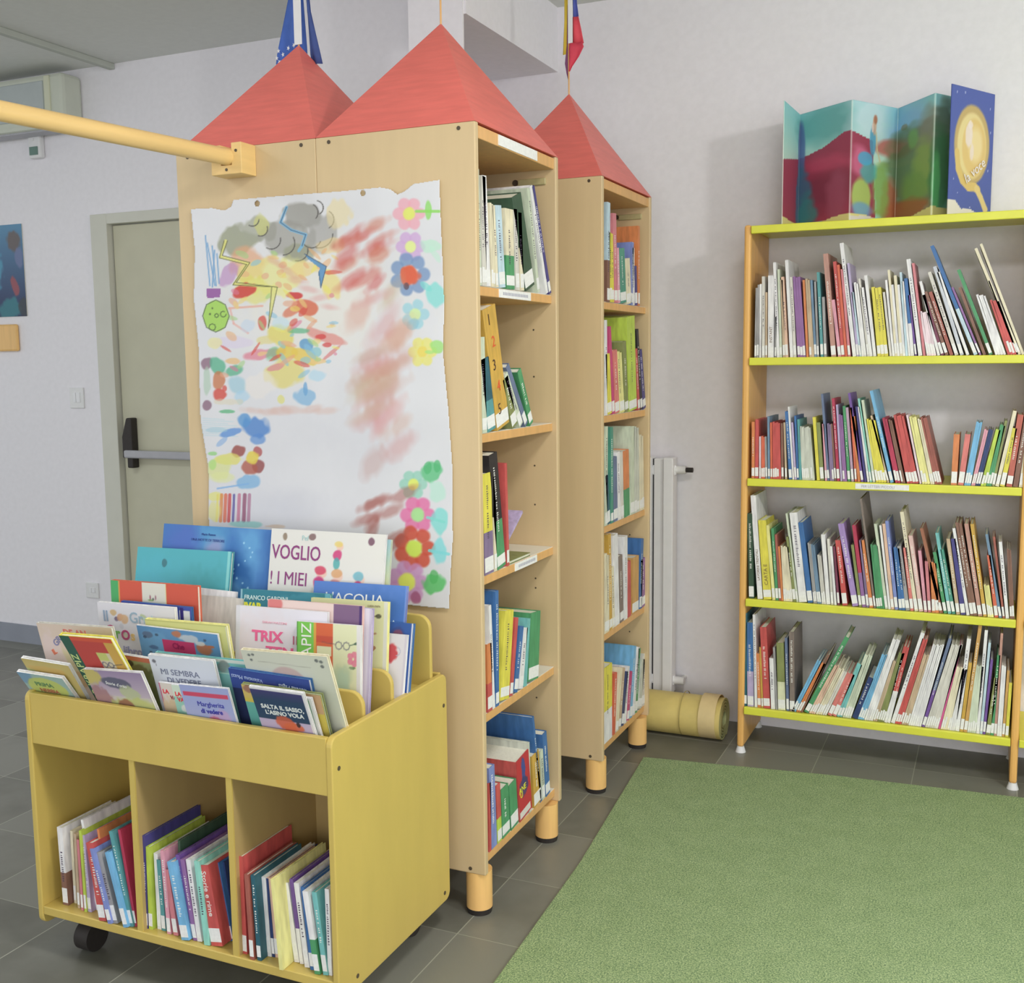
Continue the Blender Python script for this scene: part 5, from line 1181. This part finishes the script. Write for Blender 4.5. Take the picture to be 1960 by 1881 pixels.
for k in range(70):
    col_ = [(214,205,90),(214,160,110),(205,70,60),(215,190,110),(120,175,205),(205,110,140),(150,190,120),(212,150,120)][rnd.randint(0,7)]
    B(rnd.uniform(200,680),rnd.uniform(300,860),rnd.uniform(10,34),rnd.uniform(6,14),col_,.6,rnd.uniform(-60,60),.2,1.3)
# bottle with reeds
for a_,b2 in (((122,268),(140,480)),((130,300),(160,478)),((150,312),(166,480)),((160,330),(150,485)),((170,345),(178,470))): c.line([a_,b2],6,(95,145,195),.75)
c.poly([(124,490),(186,490),(182,528),(128,534)],(140,80,150),.9); B(165,608,54,66,(150,195,80),.95,0,.1,.08); c.arc(165,608,56,0,360,3,(70,80,60),68); c.arc(150,655,14,0,360,3,(70,90,60)); c.arc(196,600,12,0,300,3,(70,90,60)); c.arc(168,606,8,0,360,3,(70,90,60)); B(140,600,4,5,(70,80,60)); B(150,575,4,4,(70,80,60))
# lightning
c.line([(465,148),(440,212),(484,244),(546,264),(530,312),(516,332)],13,(110,165,200),.9); c.line([(465,148),(440,212),(484,244),(546,264),(530,312)],3,(60,80,110)); c.poly([(540,345),(632,398),(608,488),(598,430),(604,405),(556,368)],(80,135,185),.9); c.line([(540,345),(632,398),(608,488),(600,420)],3,(60,80,110))
c.line([(206,290),(184,358),(300,386),(242,472),(420,486)],12,(205,202,110),.9); c.poly([(395,484),(424,486),(385,660)],(205,202,120),.9); c.line([(200,290),(180,362),(294,390),(236,476),(400,484),(385,658)],3,(95,95,60)); c.line([(214,290),(192,352),(308,382),(250,466),(424,486),(385,658)],3,(95,95,60))
# flowers along the right edge
def petals(x,y,r,col,cc,n=6,pr=.62,a=.8):
    for k in range(n): B(x+r*math.cos(6.283*k/n),y+r*math.sin(6.283*k/n)*1.1,r*pr,r*pr,col,a,0,.3,.4)
    B(x,y,r*.6,r*.65,cc,.95,0,.3,.4)
petals(985,175,42,(218,150,165),(205,210,90)); B(1065,160,14,46,(120,200,80)); c.line([(1015,165),(1110,165)],13,(125,200,80),.85)
petals(990,315,38,(190,150,200),(205,215,130)); B(1070,310,44,26,(165,210,185),.7); B(1095,350,12,40,(170,210,190),.6,-30)
petals(985,432,58,(105,135,180),(215,95,65),7,.5); B(990,440,40,42,(212,90,62),.9); B(972,482,12,14,(90,70,80)); B(1090,520,36,48,(110,200,195),.75); B(1050,480,30,14,(110,200,195),.7,35)
petals(1008,600,38,(130,190,205),(190,215,150),5,.62,.7); B(1000,640,24,24,(120,180,200),.7); petals(1040,760,38,(212,205,90),(215,195,80),6,.62,.75); B(1100,740,30,26,(140,205,100),.8); B(1070,760,22,10,(150,205,110))
petals(1000,1320,36,(130,190,170),(205,215,90),6); B(1080,1270,44,40,(85,180,120),.85); B(1060,1250,16,26,(70,170,105)); B(1100,1245,14,26,(70,170,105)); B(1100,1350,34,50,(160,210,190),.65); petals(1020,1450,46,(214,95,150),(150,205,130),6); B(1110,1470,32,56,(110,200,195),.8); c.line([(1060,1460),(1130,1480)],12,(110,200,190),.8)
petals(1005,1590,58,(200,75,55),(190,215,70),7,.55,.9); B(1110,1610,30,56,(110,200,205),.8); c.line([(1070,1600),(1150,1615)],13,(110,200,205),.85); petals(975,1735,58,(190,130,185),(210,220,80),7,.55,.8); B(1090,1745,52,40,(75,180,90),.85); B(1090,1710,16,30,(70,170,85)); B(1010,1800,26,30,(160,80,120),.8)
# loose unshaped washes of reddish brown and pink over the rest of the sheet
WB = (188,142,130)
for k in range(26):
    a_ = rnd.random()*6.28; rr_ = rnd.random(); B(830+170*rr_*math.cos(a_),900+430*rr_*math.sin(a_),60+50*rnd.random(),22+20*rnd.random(),(190+rnd.randint(-12,14),144+rnd.randint(-16,14),132+rnd.randint(-14,12)),.42,rnd.uniform(-60,-20),.9)
for k in range(12): B(780+rnd.uniform(-80,80),340+rnd.uniform(-120,140),50+30*rnd.random(),18+12*rnd.random(),(196,72+rnd.randint(0,30),76),.5,rnd.uniform(-50,-20),.8)
for k in range(9): B(900+rnd.uniform(-90,70),1440+rnd.uniform(-110,140),56,20,(158,82,74),.5,rnd.uniform(-60,-20),.8)
for k in range(6): B(330+k*60+rnd.uniform(-20,20),1012+rnd.uniform(-14,14),44,14,(200,160,148),.4,rnd.uniform(-20,10),.8)
for k in range(6): B(420+k*45,380+k*38,40,14,(205,125,125),.35,rnd.uniform(-10,50),.9)
OUT = [(60,155),(150,150),(200,160),(228,145),(238,115),(420,100),(700,78),(860,62),(905,70),(935,92),(965,78),(1000,48),(1112,30),(1122,300),(1132,560),(1128,760),(1150,1000),(1165,1240),(1168,1560),(1160,1700),(1152,1848),(1090,1843),(800,1815),(140,1800),(134,1500),(130,1250),(100,1050),(92,760),(70,540),(76,330)]
def pin(u,v):
    ins = np.zeros(u.shape, bool)
    for (x0,y0),(x1,y1) in zip(OUT, OUT[1:]+OUT[:1]):
        k = ((y0 > v) != (y1 > v)); ins ^= k & (u < (x1-x0)*(v-y0)/((y1-y0) or 1e-9)+x0)
    for hx,hy in ((340,132),(787,88)): ins &= ((u-hx)/9)**2+((v-hy)/11)**2 > 1
    return ins
pr = empty('childrens_painting', (-1.7,2.502,1.4)); tag(pr, "large sheet of children's watercolour painting taped across the two front towers", 'painting')
def ppos(u,v):
    w_ = HM[2][0]*u+HM[2][1]*v+1; x = (HM[0][0]*u+HM[0][1]*v+HM[0][2])/w_; z = (HM[1][0]*u+HM[1][1]*v+HM[1][2])/w_
    y = 2.4995-.0012*(1+np.sin(u/70+np.sin(v/160)))*(.3+.7*np.abs(u-620)/620)-.001*(1+np.sin(v/120)); return x+1.7, y-2.502, z-1.4
ps = c.sheet('painted_sheet', ppos, pr, pin); sm = ps.modifiers.new('thickness','SOLIDIFY'); sm.thickness = .0005; sm.offset = 1
